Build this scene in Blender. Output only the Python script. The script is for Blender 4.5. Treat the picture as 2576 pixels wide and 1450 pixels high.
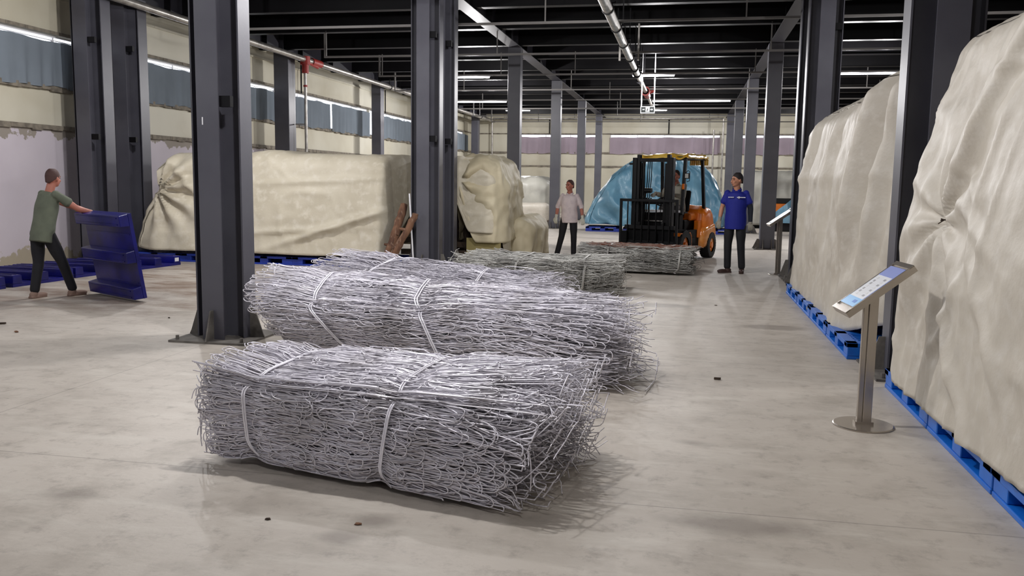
import bpy, bmesh, math, random
import numpy as np
from mathutils import Vector, Matrix, Euler
sc = bpy.context.scene
for o in list(bpy.data.objects): bpy.data.objects.remove(o)
C = sc.collection
R = math.radians
PI = math.pi

# ------------------------------------------------------------------ camera
def make_camera():
    f, yaw, pit, rol, H = 2182.26, .1955, .1218, .0141, 1.55
    d = Vector((-math.sin(yaw)*math.cos(pit), math.cos(yaw)*math.cos(pit), -math.sin(pit)))
    r = Vector((math.cos(yaw), math.sin(yaw), 0)); u = r.cross(d)
    r2 = r*math.cos(rol)+u*math.sin(rol); u2 = -r*math.sin(rol)+u*math.cos(rol)
    cam = bpy.data.cameras.new('camera'); o = bpy.data.objects.new('camera', cam); C.objects.link(o)
    m = Matrix((r2, u2, -d)).transposed().to_4x4(); m.translation = Vector((0, 0, H)); o.matrix_world = m
    cam.sensor_fit = 'HORIZONTAL'; cam.sensor_width = 36; cam.lens = f/2576*36
    cam.clip_start = .05; cam.clip_end = 300
    sc.camera = o
make_camera()
sc.view_settings.view_transform = 'Standard'; sc.view_settings.look = 'None'
sc.view_settings.gamma = 1; sc.view_settings.exposure = 0.0; sc.view_settings.use_curve_mapping = False
sc.cycles.max_bounces = 8; sc.cycles.diffuse_bounces = 4; sc.cycles.transparent_max_bounces = 16
sc.cycles.sample_clamp_indirect = 6; sc.cycles.caustics_reflective = False; sc.cycles.caustics_refractive = False
w = bpy.data.worlds.new('world'); sc.world = w; w.use_nodes = True
w.node_tree.nodes['Background'].inputs[0].default_value = (.86, .90, 1.0, 1)
w.node_tree.nodes['Background'].inputs[1].default_value = 5

# lamps of the hall: (x, y, watts, size_x, size_y)
LAMPS = [(-3.3, 8.6, 95, 1.2, .1), (-1.9, 5.5, 130, .6, .1), (-.5, .6, 62, 1.2, .3), (-7.6, 12.2, 130, 1.2, .1),
         (-2.0, 12.2, 105, 1.2, .1), (-7.8, 5.0, 60, 1.2, .3), (5.0, 8.6, 70, 1.2, .1), (4.6, 12.2, 90, 1.2, .1)]
SPANS = [(-6.3, -5.3, 23.3, 200), (-1.5, -.4, 23.3, 140), (3.46, 5.1, 23.3, 190),
         (-8.3, -6.3, 30.4, 250), (-1.26, 1.35, 30.4, 190), (-8.6, -7.4, 41.235, 170), (-2.2, -1.0, 41.235, 190), (5.0, 6.2, 41.235, 190)]  # last three are added fill lamps that brighten the far wall

# ------------------------------------------------------------------ materials
def mat(name, col, rough=.6, metal=0, noise=None, bump=0, bscale=40, spec=.5, trans=0, emis=None, estr=0, alpha=1, stretch=None):
    m = bpy.data.materials.new(name); m.use_nodes = True; nt = m.node_tree; b = nt.nodes['Principled BSDF']
    b.inputs['Base Color'].default_value = (*col, 1); b.inputs['Roughness'].default_value = rough
    b.inputs['Metallic'].default_value = metal; b.inputs['Specular IOR Level'].default_value = spec
    if trans: b.inputs['Transmission Weight'].default_value = trans
    if alpha < 1: b.inputs['Alpha'].default_value = alpha
    if emis: b.inputs['Emission Color'].default_value = (*emis, 1); b.inputs['Emission Strength'].default_value = estr
    tc = nt.nodes.new('ShaderNodeTexCoord'); src = tc.outputs['Object']
    if stretch:
        mp = nt.nodes.new('ShaderNodeMapping'); mp.inputs['Scale'].default_value = stretch
        nt.links.new(src, mp.inputs[0]); src = mp.outputs[0]
    if noise:  # list of (scale, colour2, lo, hi)
        prev = None
        for (s, c2, lo, hi) in noise:
            n = nt.nodes.new('ShaderNodeTexNoise'); n.inputs['Scale'].default_value = s; n.inputs['Detail'].default_value = 6
            nt.links.new(src, n.inputs['Vector'])
            mr = nt.nodes.new('ShaderNodeMapRange'); mr.inputs[1].default_value = lo; mr.inputs[2].default_value = hi
            nt.links.new(n.outputs[0], mr.inputs[0])
            mx = nt.nodes.new('ShaderNodeMix'); mx.data_type = 'RGBA'
            nt.links.new(mr.outputs[0], mx.inputs[0])
            if prev is None: mx.inputs[6].default_value = (*col, 1)
            else: nt.links.new(prev, mx.inputs[6])
            mx.inputs[7].default_value = (*c2, 1); prev = mx.outputs[2]
        nt.links.new(prev, b.inputs['Base Color'])
    if bump:
        n = nt.nodes.new('ShaderNodeTexNoise'); n.inputs['Scale'].default_value = bscale; n.inputs['Detail'].default_value = 5
        nt.links.new(src, n.inputs['Vector'])
        bp = nt.nodes.new('ShaderNodeBump'); bp.inputs['Strength'].default_value = bump; bp.inputs['Distance'].default_value = .01
        nt.links.new(n.outputs[0], bp.inputs['Height']); nt.links.new(bp.outputs[0], b.inputs['Normal'])
    return m

def s2l(r, g, b):
    f = lambda c: ((c/255+.055)/1.055)**2.4 if c > 10 else c/255/12.92
    return (f(r), f(g), f(b))

M = {}
M['steel'] = mat('dark_steel_paint', s2l(84, 84, 92), .4, 0, [(1.2, s2l(72, 71, 80), .4, .65)], .05, 30)
M['beam'] = mat('black_roof_steel', s2l(14, 13, 16), .5, 0, [(2, s2l(10, 9, 11), .4, .7)], spec=.15)
M['girder'] = mat('girder_paint', s2l(50, 49, 55), .5, spec=.2)
M['deck'] = mat('roof_deck', s2l(15, 14, 17), .75, spec=.1)
M['gusset'] = mat('dusty_gusset', s2l(112, 108, 102), .8, 0, [(6, s2l(80, 76, 72), .4, .65)], .1)
M['rail'] = mat('dull_rail', s2l(112, 109, 106), .5, .4)
M['galv'] = mat('galvanised_pipe', s2l(176, 172, 166), .35, .7, [(5, s2l(130, 126, 122), .4, .7)])
M['wire'] = mat('galvanised_wire', s2l(232, 229, 238), .36, .12, [(3, s2l(206, 202, 208), .45, .65)])
M['wireb'] = mat('dusty_galvanised_wire', s2l(206, 203, 212), .38, .15, [(3, s2l(176, 172, 178), .45, .65)])  # light-dark contrast painted in: fold wires darker than the loose loops
M['wire2'] = mat('dull_galvanised_wire', s2l(196, 195, 190), .4, .2, [(3, s2l(150, 148, 144), .4, .6)])
M['wirerust'] = mat('rusty_wire', s2l(120, 74, 58), .7, .1, [(4, s2l(150, 130, 120), .4, .6)])
M['tie'] = mat('tie_wire', s2l(240, 238, 246), .3, .2)
M['upper'] = mat('panel_cream', s2l(204, 199, 180), .7, 0, [(.6, s2l(190, 183, 162), .4, .65), (.25, s2l(214, 210, 194), .45, .6)], .06, 6)
M['ledge'] = mat('ledge_concrete', s2l(138, 130, 116), .85, 0, [(7, s2l(105, 98, 88), .4, .65)], .5, 14)
M['plaster'] = mat('old_plaster', s2l(182, 172, 148), .85, 0, [(2, s2l(160, 150, 128), .4, .6)], .3, 10)
M['tarp'] = mat('canvas_beige', s2l(190, 183, 170), .5, 0, [(1.1, s2l(178, 170, 157), .4, .65), (9, s2l(196, 190, 179), .5, .7)], .3, 26)
M['tarpl'] = mat('canvas_beige_light', s2l(204, 196, 176), .55, 0, [(1.1, s2l(190, 181, 160), .4, .65), (9, s2l(210, 203, 186), .5, .7)], .2, 26)
M['tarpy'] = mat('canvas_yellowish', s2l(206, 196, 168), .6, 0, [(1.3, s2l(190, 178, 148), .4, .65)], .12, 50)
M['tarpgrey'] = mat('plastic_sheet_grey', s2l(176, 174, 164), .45, 0, [(1.5, s2l(150, 148, 140), .4, .65)], .2, 12)
M['tarpblue'] = mat('tarp_blue', s2l(104, 146, 168), .36, 0, [(1.6, s2l(78, 122, 146), .4, .65)], .15, 16)
M['navy'] = mat('pallet_navy', s2l(14, 17, 112), .28, 0, [(3, s2l(8, 10, 84), .45, .65)], .04, 30)
M['royal'] = mat('pallet_royal', s2l(34, 60, 160), .4, 0, [(3, s2l(26, 46, 136), .45, .65)])
M['cobalt'] = mat('pallet_cobalt', s2l(16, 104, 200), .38, 0, [(3, s2l(10, 86, 178), .45, .65)])
M['rubber'] = mat('rubber', s2l(24, 23, 24), .8, 0, None, .2, 60)
M['black'] = mat('black_paint', s2l(9, 9, 11), .42, spec=.25)
M['blackmatt'] = mat('black_matt', s2l(9, 9, 11), .7, spec=.15)
M['orange'] = mat('orange_body', s2l(240, 130, 30), .3, 0, [(4, s2l(225, 112, 22), .45, .65)])
M['film'] = mat('orange_under_film', s2l(242, 152, 70), .16, 0, [(5, s2l(250, 176, 106), .45, .62)], .5, 14)
M['yellow'] = mat('yellow_film', s2l(246, 206, 96), .22, 0, [(6, s2l(226, 170, 50), .45, .65)], .5, 18)
M['ylabel'] = mat('yellow_label', s2l(222, 220, 60), .4)
M['white'] = mat('white_paint', s2l(228, 228, 232), .4)
M['paper'] = mat('white_panel', s2l(226, 228, 232), .25)
M['hdr'] = mat('panel_violet_blue', s2l(140, 152, 206), .3)
M['ftr'] = mat('panel_sky_blue', s2l(120, 178, 226), .3)
M['dot'] = mat('panel_grey_print', s2l(140, 140, 142), .4)
M['dot2'] = mat('panel_pale_print', s2l(196, 196, 196), .4)
M['dkblue'] = mat('panel_deep_blue', s2l(50, 110, 190), .4)
M['stainless'] = mat('stainless', s2l(176, 168, 158), .26, .85, None, .05, 60, stretch=(1, 1, .05))
M['red'] = mat('valve_red', s2l(150, 40, 34), .5)
M['log'] = mat('log_bark', s2l(122, 88, 66), .9, 0, [(9, s2l(78, 52, 40), .4, .62), (24, s2l(160, 136, 116), .58, .75)], .8, 22, stretch=(1, 1, .3))
M['timber'] = mat('dark_timber', s2l(70, 56, 44), .9, 0, [(6, s2l(40, 30, 24), .4, .65)], .6, 14)
M['skin'] = mat('skin', s2l(190, 134, 106), .5)
M['skinred'] = mat('skin_ruddy', s2l(176, 110, 92), .5)
M['hair'] = mat('hair_dark', s2l(38, 30, 30), .7, 0, None, .4, 120)
M['hairb'] = mat('hair_brown', s2l(74, 48, 44), .7, 0, None, .4, 120)
M['olive'] = mat('shirt_olive', s2l(106, 112, 96), .85, 0, [(5, s2l(92, 98, 84), .4, .65)], .2, 14)
M['pinkwhite'] = mat('shirt_offwhite', s2l(226, 212, 212), .85, 0, [(14, s2l(212, 198, 200), .4, .65)], .25, 14)
M['blueshirt'] = mat('shirt_blue', s2l(17, 29, 132), .75, 0, None, .25, 12)
M['greyshirt'] = mat('shirt_grey', s2l(176, 172, 158), .85, 0, None, .25, 12)
M['trousers'] = mat('trousers_black', s2l(20, 20, 26), .8, 0, None, .25, 12)
M['gtrousers'] = mat('trousers_grey', s2l(86, 82, 82), .8, 0, None, .25, 12)
M['glove'] = mat('glove_white', s2l(206, 204, 190), .85)
M['gloveg'] = mat('glove_grey', s2l(150, 146, 134), .85)
M['shoe'] = mat('shoe_brown', s2l(72, 52, 48), .6)
M['shoe2'] = mat('shoe_dusty', s2l(140, 116, 104), .8)
M['sleeve'] = mat('arm_sleeve_navy', s2l(20, 26, 38), .8)
M['glass'] = mat('window_glass', (1, 1, 1), .02, 0, trans=1)
M['lens'] = mat('lamp_lens', s2l(190, 190, 186), .2)
M['tube'] = mat('lamp_tube', (1, 1, 1), .5, emis=(1, .98, .95), estr=9)
M['exitbk'] = mat('sign_dark', s2l(32, 36, 36), .4)
M['exitwh'] = mat('sign_white', s2l(240, 242, 242), .4, emis=(1, 1, 1), estr=.2)
M['signframe'] = mat('sign_frame', s2l(240, 240, 244), .25, .2, emis=(1, 1, 1), estr=.1)
M['cabinet'] = mat('cabinet_grey', s2l(120, 122, 124), .5)

def curtain_mat(name, col, tr):
    m = bpy.data.materials.new(name); m.use_nodes = True; nt = m.node_tree; nt.nodes.clear()
    out = nt.nodes.new('ShaderNodeOutputMaterial'); d = nt.nodes.new('ShaderNodeBsdfDiffuse'); t = nt.nodes.new('ShaderNodeBsdfTranslucent')
    mx = nt.nodes.new('ShaderNodeMixShader'); mx.inputs[0].default_value = tr
    tc = nt.nodes.new('ShaderNodeTexCoord'); n = nt.nodes.new('ShaderNodeTexNoise'); n.inputs['Scale'].default_value = .7; n.inputs['Detail'].default_value = 6
    mix = nt.nodes.new('ShaderNodeMix'); mix.data_type = 'RGBA'; nt.links.new(tc.outputs['Object'], n.inputs['Vector'])
    mr = nt.nodes.new('ShaderNodeMapRange'); mr.inputs[1].default_value = .35; mr.inputs[2].default_value = .65; nt.links.new(n.outputs[0], mr.inputs[0])
    nt.links.new(mr.outputs[0], mix.inputs[0]); mix.inputs[6].default_value = (*col, 1); mix.inputs[7].default_value = (*[c*.82 for c in col], 1)
    nt.links.new(mix.outputs[2], d.inputs[0]); nt.links.new(mix.outputs[2], t.inputs[0])
    nt.links.new(d.outputs[0], mx.inputs[1]); nt.links.new(t.outputs[0], mx.inputs[2]); nt.links.new(mx.outputs[0], out.inputs[0])
    return m
M['curtb'] = curtain_mat('curtain_blue_grey', s2l(142, 152, 162), .22)
M['curtt'] = curtain_mat('curtain_teal', s2l(120, 176, 180), .3)
M['curtm'] = curtain_mat('curtain_mauve', s2l(196, 180, 192), .3)

def noise_ramp(nt, vec, scale, lo, hi, detail=6, rough=.5):
    n = nt.nodes.new('ShaderNodeTexNoise'); n.inputs['Scale'].default_value = scale; n.inputs['Detail'].default_value = detail; n.inputs['Roughness'].default_value = rough
    nt.links.new(vec, n.inputs['Vector'])
    mr = nt.nodes.new('ShaderNodeMapRange'); mr.inputs[1].default_value = lo; mr.inputs[2].default_value = hi
    nt.links.new(n.outputs[0], mr.inputs[0]); return mr.outputs[0]
def mixc(nt, fac, a, b):
    mx = nt.nodes.new('ShaderNodeMix'); mx.data_type = 'RGBA'; nt.links.new(fac, mx.inputs[0])
    if isinstance(a, tuple): mx.inputs[6].default_value = (*a, 1)
    else: nt.links.new(a, mx.inputs[6])
    mx.inputs[7].default_value = (*b, 1); return mx.outputs[2]
def math_(nt, op, a, b):
    m = nt.nodes.new('ShaderNodeMath'); m.operation = op; m.use_clamp = op in ('MULTIPLY',)
    for i, v in enumerate((a, b)):
        if isinstance(v, (int, float)): m.inputs[i].default_value = v
        else: nt.links.new(v, m.inputs[i])
    return m.outputs[0]

def floor_mat():
    m = bpy.data.materials.new('concrete_floor'); m.use_nodes = True; nt = m.node_tree; b = nt.nodes['Principled BSDF']
    tc = nt.nodes.new('ShaderNodeTexCoord'); v = tc.outputs['Object']
    base = mixc(nt, noise_ramp(nt, v, .35, .35, .65), s2l(192, 184, 174), s2l(174, 166, 156))
    base = mixc(nt, noise_ramp(nt, v, 2.2, .48, .72, 9, .65), base, s2l(160, 152, 142))
    base = mixc(nt, noise_ramp(nt, v, 7, .52, .78, 12, .75), base, s2l(136, 128, 120))
    mp = nt.nodes.new('ShaderNodeMapping'); mp.inputs['Scale'].default_value = (.5, 1.7, 1); mp.inputs['Rotation'].default_value = (0, 0, .35); nt.links.new(v, mp.inputs[0])
    base = mixc(nt, math_(nt, 'MULTIPLY', noise_ramp(nt, mp.outputs[0], 3.0, .5, .7, 10, .7), .7), base, s2l(200, 194, 184))
    # brown dirt trodden over the far left of the hall
    sp = nt.nodes.new('ShaderNodeSeparateXYZ'); nt.links.new(v, sp.inputs[0])
    def rng(o, a, c):
        mr = nt.nodes.new('ShaderNodeMapRange'); mr.inputs[1].default_value = a; mr.inputs[2].default_value = c; mr.interpolation_type = 'SMOOTHSTEP'
        nt.links.new(sp.outputs[o], mr.inputs[0]); return mr.outputs[0]
    area = math_(nt, 'MULTIPLY', math_(nt, 'MULTIPLY', rng(0, -4.9, -5.9), rng(0, -10.5, -8.5)), math_(nt, 'MULTIPLY', rng(1, 7.8, 9.6), rng(1, 15.5, 13.6)))
    mp2 = nt.nodes.new('ShaderNodeMapping'); mp2.inputs['Scale'].default_value = (.7, 1.6, 1); nt.links.new(v, mp2.inputs[0])
    dirt = math_(nt, 'MULTIPLY', area, noise_ramp(nt, mp2.outputs[0], 1.5, .42, .62, 9, .65))
    base = mixc(nt, math_(nt, 'MULTIPLY', dirt, .8), base, s2l(122, 100, 84))
    # round oil spots with their own shapes: (x, y, radius)
    for (x, y, r, sx) in [(-1.34, 3.62, .10, 1.3), (-1.42, 3.42, .10, 1.2), (.30, 3.95, .13, 3.0), (-1.25, 8.6, .2, 2), (1.0, 9.8, .2, 2), (.1, 5.2, .07, 2), (-.35, 11.2, .2, 3), (-2.9, 3.6, .1, 1.8)]:
        q = nt.nodes.new('ShaderNodeVectorMath'); q.operation = 'SUBTRACT'; q.inputs[1].default_value = (x, y, 0); nt.links.new(v, q.inputs[0])
        q2 = nt.nodes.new('ShaderNodeVectorMath'); q2.operation = 'MULTIPLY'; q2.inputs[1].default_value = (1/sx, 1, 1); nt.links.new(q.outputs[0], q2.inputs[0])
        L = nt.nodes.new('ShaderNodeVectorMath'); L.operation = 'LENGTH'; nt.links.new(q2.outputs[0], L.inputs[0])
        n = noise_ramp(nt, v, 9, 0, 1, 5); s = math_(nt, 'ADD', L.outputs['Value'], math_(nt, 'MULTIPLY', n, .1))
        mr = nt.nodes.new('ShaderNodeMapRange'); mr.inputs[1].default_value = r+.06; mr.inputs[2].default_value = r-.02; nt.links.new(s, mr.inputs[0])
        base = mixc(nt, math_(nt, 'MULTIPLY', mr.outputs[0], .6), base, s2l(126, 118, 110))
    # casting joints every 3.6 m and fine scratches
    br = nt.nodes.new('ShaderNodeTexBrick'); br.offset = 0; br.inputs['Scale'].default_value = 1; br.inputs['Mortar Size'].default_value = .006
    br.inputs['Brick Width'].default_value = 6.33; br.inputs['Row Height'].default_value = 3.6; br.inputs['Mortar Smooth'].default_value = .3
    mp3 = nt.nodes.new('ShaderNodeMapping'); mp3.inputs['Location'].default_value = (4.36, 3.1, 0); nt.links.new(v, mp3.inputs[0]); nt.links.new(mp3.outputs[0], br.inputs['Vector'])
    base = mixc(nt, math_(nt, 'MULTIPLY', br.outputs['Fac'], .45), base, s2l(110, 104, 98))
    nt.links.new(base, b.inputs['Base Color'])
    b.inputs['Roughness'].default_value = .5; b.inputs['Specular IOR Level'].default_value = .35
    bp = nt.nodes.new('ShaderNodeBump'); bp.inputs['Strength'].default_value = .12; bp.inputs['Distance'].default_value = .01
    n = nt.nodes.new('ShaderNodeTexNoise'); n.inputs['Scale'].default_value = 30; n.inputs['Detail'].default_value = 8; nt.links.new(v, n.inputs['Vector'])
    nt.links.new(n.outputs[0], bp.inputs['Height']); nt.links.new(bp.outputs[0], b.inputs['Normal'])
    return m
M['floor'] = floor_mat()

def lower_wall_mat():
    m = bpy.data.materials.new('whitewashed_lower_wall'); m.use_nodes = True; nt = m.node_tree; b = nt.nodes['Principled BSDF']
    tc = nt.nodes.new('ShaderNodeTexCoord'); v = tc.outputs['Object']
    base = mixc(nt, noise_ramp(nt, v, .6, .35, .65), s2l(208, 200, 208), s2l(196, 188, 196))
    sp = nt.nodes.new('ShaderNodeSeparateXYZ'); nt.links.new(v, sp.inputs[0])
    n = noise_ramp(nt, v, 2.6, .3, .7, 8, .6)
    h1 = math_(nt, 'SUBTRACT', sp.outputs[2], math_(nt, 'MULTIPLY', n, .34))       # ragged bare plaster along the foot
    mr = nt.nodes.new('ShaderNodeMapRange'); mr.inputs[1].default_value = .03; mr.inputs[2].default_value = .0; nt.links.new(h1, mr.inputs[0])
    base = mixc(nt, mr.outputs[0], base, s2l(170, 160, 142))
    h2 = math_(nt, 'ADD', sp.outputs[2], math_(nt, 'MULTIPLY', noise_ramp(nt, v, 1.7, .45, .62, 7, .6), .34))   # flaked paint under the ledge
    mr = nt.nodes.new('ShaderNodeMapRange'); mr.inputs[1].default_value = 2.33; mr.inputs[2].default_value = 2.36; nt.links.new(h2, mr.inputs[0])
    base = mixc(nt, mr.outputs[0], base, s2l(150, 142, 132))
    nt.links.new(base, b.inputs['Base Color']); b.inputs['Roughness'].default_value = .8
    return m
M['lower'] = lower_wall_mat()

# ------------------------------------------------------------------ helpers
def link(name, me, parent=None, m=None, smooth=False):
    o = bpy.data.objects.new(name, me); C.objects.link(o)
    if parent: o.parent = parent
    if m is not None:
        for mm in (m if isinstance(m, (list, tuple)) else [m]): me.materials.append(M[mm] if isinstance(mm, str) else mm)
    if smooth and len(me.polygons): me.polygons.foreach_set('use_smooth', [True]*len(me.polygons))
    return o
def tag(o, label=None, cat=None, group=None, kind=None):
    if label: o['label'] = label
    if cat: o['category'] = cat
    if group: o['group'] = group
    if kind: o['kind'] = kind
    return o
def thing(name, label, cat, loc=(0, 0, 0), rz=0, group=None):
    o = bpy.data.objects.new(name, None); C.objects.link(o); o.location = loc; o.rotation_euler = (0, 0, rz); o.empty_display_size = .2
    return tag(o, label, cat, group)
def copy_tree(o, parent=None):
    c = o.copy(); C.objects.link(c); c.parent = parent
    for ch in [x for x in list(C.objects) if x.parent == o]: copy_tree(ch, c)
    return c

class MB:
    def __init__(s): s.v = []; s.f = []; s.mi = []
    def add(s, vs, fs, mi=0):
        n = len(s.v); s.v += [tuple(q) for q in vs]; s.f += [tuple(i+n for i in f) for f in fs]; s.mi += [mi]*len(fs); return s
    def box(s, c, d, rot=None, mi=0):
        vs = []
        for x in (-.5, .5):
            for y in (-.5, .5):
                for z in (-.5, .5):
                    p = Vector((x*d[0], y*d[1], z*d[2]))
                    if rot is not None: p = rot @ p
                    vs.append((p.x+c[0], p.y+c[1], p.z+c[2]))
        return s.add(vs, [(0, 1, 3, 2), (4, 6, 7, 5), (0, 4, 5, 1), (2, 3, 7, 6), (0, 2, 6, 4), (1, 5, 7, 3)], mi)
    def bb(s, a, b, mi=0):
        return s.box([(a[i]+b[i])/2 for i in range(3)], [abs(b[i]-a[i]) for i in range(3)], None, mi)
    def bar(s, p0, p1, w_, h_, up=(0, 0, 1), mi=0):
        p0 = Vector(p0); p1 = Vector(p1); d = (p1-p0); L = d.length; d.normalize(); u = Vector(up)
        if abs(d.dot(u)) > .98: u = Vector((0, 1, 0))
        sd = d.cross(u).normalized(); u = sd.cross(d)
        m = Matrix((sd, d, u)).transposed()
        return s.box((p0+p1)/2, (w_, L, h_), m, mi)
    def tube(s, pts, r, n=8, mi=0, cap=True, side=None, closed=False):
        pts = [Vector(p) for p in pts]; N = len(pts)
        rr = r if isinstance(r, (list, tuple)) else [r]*N
        rings = []; prev = None
        for i, p in enumerate(pts):
            if closed: t = pts[(i+1) % N]-pts[i-1]
            else: t = pts[min(i+1, N-1)]-pts[max(i-1, 0)]
            t.normalize()
            if side is not None: a = Vector(side)
            elif prev is not None: a = prev
            else: a = Vector((0, 0, 1)) if abs(t.z) < .9 else Vector((1, 0, 0))
            a = (a-t*a.dot(t)); a.normalize(); b = t.cross(a); prev = a
            ra, rb = rr[i] if isinstance(rr[i], (list, tuple)) else (rr[i], rr[i])
            rings.append([p+a*math.cos(2*PI*k/n)*ra+b*math.sin(2*PI*k/n)*rb for k in range(n)])
        vs = [q for g in rings for q in g]; fs = []
        for i in range(N if closed else N-1):
            j = (i+1) % N
            for k in range(n): fs.append((i*n+k, i*n+(k+1) % n, j*n+(k+1) % n, j*n+k))
        if cap and not closed: fs.append(tuple(range(n))[::-1]); fs.append(tuple((N-1)*n+k for k in range(n)))
        return s.add(vs, fs, mi)
    def ell(s, c, r, n=12, m_=8, rot=None, mi=0):
        vs = [(0, 0, 1)]; fs = []
        for i in range(1, m_):
            a = PI*i/m_
            for k in range(n): vs.append((math.sin(a)*math.cos(2*PI*k/n), math.sin(a)*math.sin(2*PI*k/n), math.cos(a)))
        vs.append((0, 0, -1)); last = len(vs)-1
        for k in range(n): fs.append((0, 1+k, 1+(k+1) % n)); fs.append((last, last-n+(k+1) % n, last-n+k))
        for i in range(m_-2):
            for k in range(n):
                a = 1+i*n+k; b = 1+i*n+(k+1) % n; fs.append((a, a+n, b+n, b))
        out = []
        for p in vs:
            q = Vector((p[0]*r[0], p[1]*r[1], p[2]*r[2]))
            if rot is not None: q = rot @ q
            out.append((q.x+c[0], q.y+c[1], q.z+c[2]))
        return s.add(out, fs, mi)
    def cyl(s, p0, p1, r, n=16, mi=0): return s.tube([p0, p1], r, n, mi)
    def prism(s, poly, ax, a, b, mi=0):
        # poly: 2D points in the two other axes (in order), extruded along ax from a to b
        def mk(q, t): l = [q[0], q[1]]; l.insert(ax, t); return tuple(l)
        n = len(poly); vs = [mk(q, a) for q in poly]+[mk(q, b) for q in poly]
        fs = [tuple(range(n))[::-1], tuple(range(n, 2*n))]+[(i, (i+1) % n, n+(i+1) % n, n+i) for i in range(n)]
        return s.add(vs, fs, mi)
    def xf(s, m):
        s.v = [tuple(m @ Vector(q)) for q in s.v]; return s
    def mesh(s, name):
        me = bpy.data.meshes.new(name); me.from_pydata(s.v, [], s.f); me.update()
        bm = bmesh.new(); bm.from_mesh(me); bmesh.ops.recalc_face_normals(bm, faces=bm.faces); bm.to_mesh(me); bm.free()
        return me
    def build(s, name, m, parent=None, smooth=False, bevel=0, auto=None):
        me = s.mesh(name); o = link(name, me, parent, m, smooth)
        if len(me.polygons) == len(s.mi) and any(s.mi): me.polygons.foreach_set('material_index', s.mi)
        if bevel:
            md = o.modifiers.new('b', 'BEVEL'); md.width = bevel; md.segments = 2; md.limit_method = 'ANGLE'; md.angle_limit = R(40)
        if auto is not None:
            me.polygons.foreach_set('use_smooth', [True]*len(me.polygons)); me.set_sharp_from_angle(angle=R(auto))
        return o

def np_mesh(name, V, F, m, parent=None, smooth=True):
    me = bpy.data.meshes.new(name); k = F.shape[1]
    me.vertices.add(len(V)); me.vertices.foreach_set('co', V.astype(np.float32).ravel())
    me.loops.add(F.size); me.loops.foreach_set('vertex_index', F.astype(np.int32).ravel())
    me.polygons.add(len(F)); me.polygons.foreach_set('loop_start', np.arange(0, F.size, k, dtype=np.int32)); me.polygons.foreach_set('loop_total', np.full(len(F), k, dtype=np.int32))
    me.update(calc_edges=True); me.validate()
    return link(name, me, parent, m, smooth)

# value noise on numpy arrays
_rs = np.random.RandomState(7); _tab = _rs.rand(64, 64, 64)
def vn(p, s=1.0, off=0.0):
    q = np.asarray(p)*s+off*7.31+100; i = np.floor(q).astype(int); f = q-i; f = f*f*(3-2*f)
    i0 = i & 63; i1 = (i+1) & 63
    def T(a, b, c): return _tab[a, b, c]
    x0, y0, z0 = i0[..., 0], i0[..., 1], i0[..., 2]; x1, y1, z1 = i1[..., 0], i1[..., 1], i1[..., 2]
    fx, fy, fz = f[..., 0], f[..., 1], f[..., 2]
    c00 = T(x0, y0, z0)*(1-fx)+T(x1, y0, z0)*fx; c10 = T(x0, y1, z0)*(1-fx)+T(x1, y1, z0)*fx
    c01 = T(x0, y0, z1)*(1-fx)+T(x1, y0, z1)*fx; c11 = T(x0, y1, z1)*(1-fx)+T(x1, y1, z1)*fx
    return (c00*(1-fy)+c10*fy)*(1-fz)+(c01*(1-fy)+c11*fy)*fz-.5
def ridge(p, s, off): return 1-np.abs(vn(p, s, off))*4     # sharp creases at the zero set, about -1..1

# ------------------------------------------------------------------ setting
XW, XE, YN, YS = -11.33, 14.6, 46.0, -7.0
ROWY = [7.68+7.19*i for i in range(6)]
BAYS = [(-7, 8.2), (8.25, 15.8), (15.85, 16.35), (16.4, 23.0), (23.05, 30.2), (30.25, 37.4), (37.45, 44.0), (44.05, 45.9)]

fl = MB(); fl.bb((XW-.3, YS-.3, -.2), (XE+.3, YN+.3, 0)); tag(fl.build('floor', 'floor'), kind='structure')

def wall(name, ax, pos, a, b, out, z0win=3.15, z1win=4.07, wins=(), low='lower'):
    """ax 0: wall plane x=pos running along y; ax 1: plane y=pos running along x. out = direction of the outside"""
    root = bpy.data.objects.new(name, None); C.objects.link(root); tag(root, kind='structure')
    t = .24*out
    def bx(lo, hi, z0, z1, th0=0, th1=1):
        m = MB(); p0 = pos+t*th0; p1 = pos+t*th1
        m.bb((p0, lo, z0), (p1, hi, z1)) if ax == 0 else m.bb((lo, p0, z0), (hi, p1, z1)); return m
    o = bx(a, b, 0, 2.38).build('lower_wall', low, root)
    bx(a, b, 2.38, z0win-.03).build('middle_panel', 'upper', root)
    bx(a, b, z1win, 5.9).build('upper_panel', 'upper', root)
    # solid stretches at window height
    e = a
    for (w0, w1) in wins:
        if w0 > e: bx(e, w0, z0win-.03, z1win).build('pier', 'upper', root)
        e = w1
    if b > e: bx(e, b, z0win-.03, z1win).build('pier', 'upper', root)
    # ledges with crumbling edges (girts)
    rnd = random.Random(hash(name) % 1000 if False else len(name)*7)
    for (z, hh, pr, mt) in ((2.38, .07, .05, 'ledge'), (z0win-.07, .075, .07, 'ledge'), (z1win+.0, .06, .05, 'ledge'), (4.72, .05, .03, 'upper')):
        m = MB(); n = int((b-a)/.25); top = z+hh
        for i in range(n):
            s0 = a+(b-a)*i/n; s1 = a+(b-a)*(i+1)/n; dz = rnd.uniform(0, .035) if mt == 'ledge' and z < 4 else 0; p1 = pos-out*pr*rnd.uniform(.85, 1.1)
            if ax == 0: m.bb((pos+.02*out, s0, z-dz), (p1, s1, top))
            else: m.bb((s0, pos+.02*out, z-dz), (s1, p1, top))
        ob = m.build('ledge', mt, root); tag(ob, kind='stuff')
    return root
lw = [(max(a, YS), b) for (a, b) in BAYS[:-1]]
wall('wall_left', 0, XW, YS, YN, -1, wins=lw)
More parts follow.
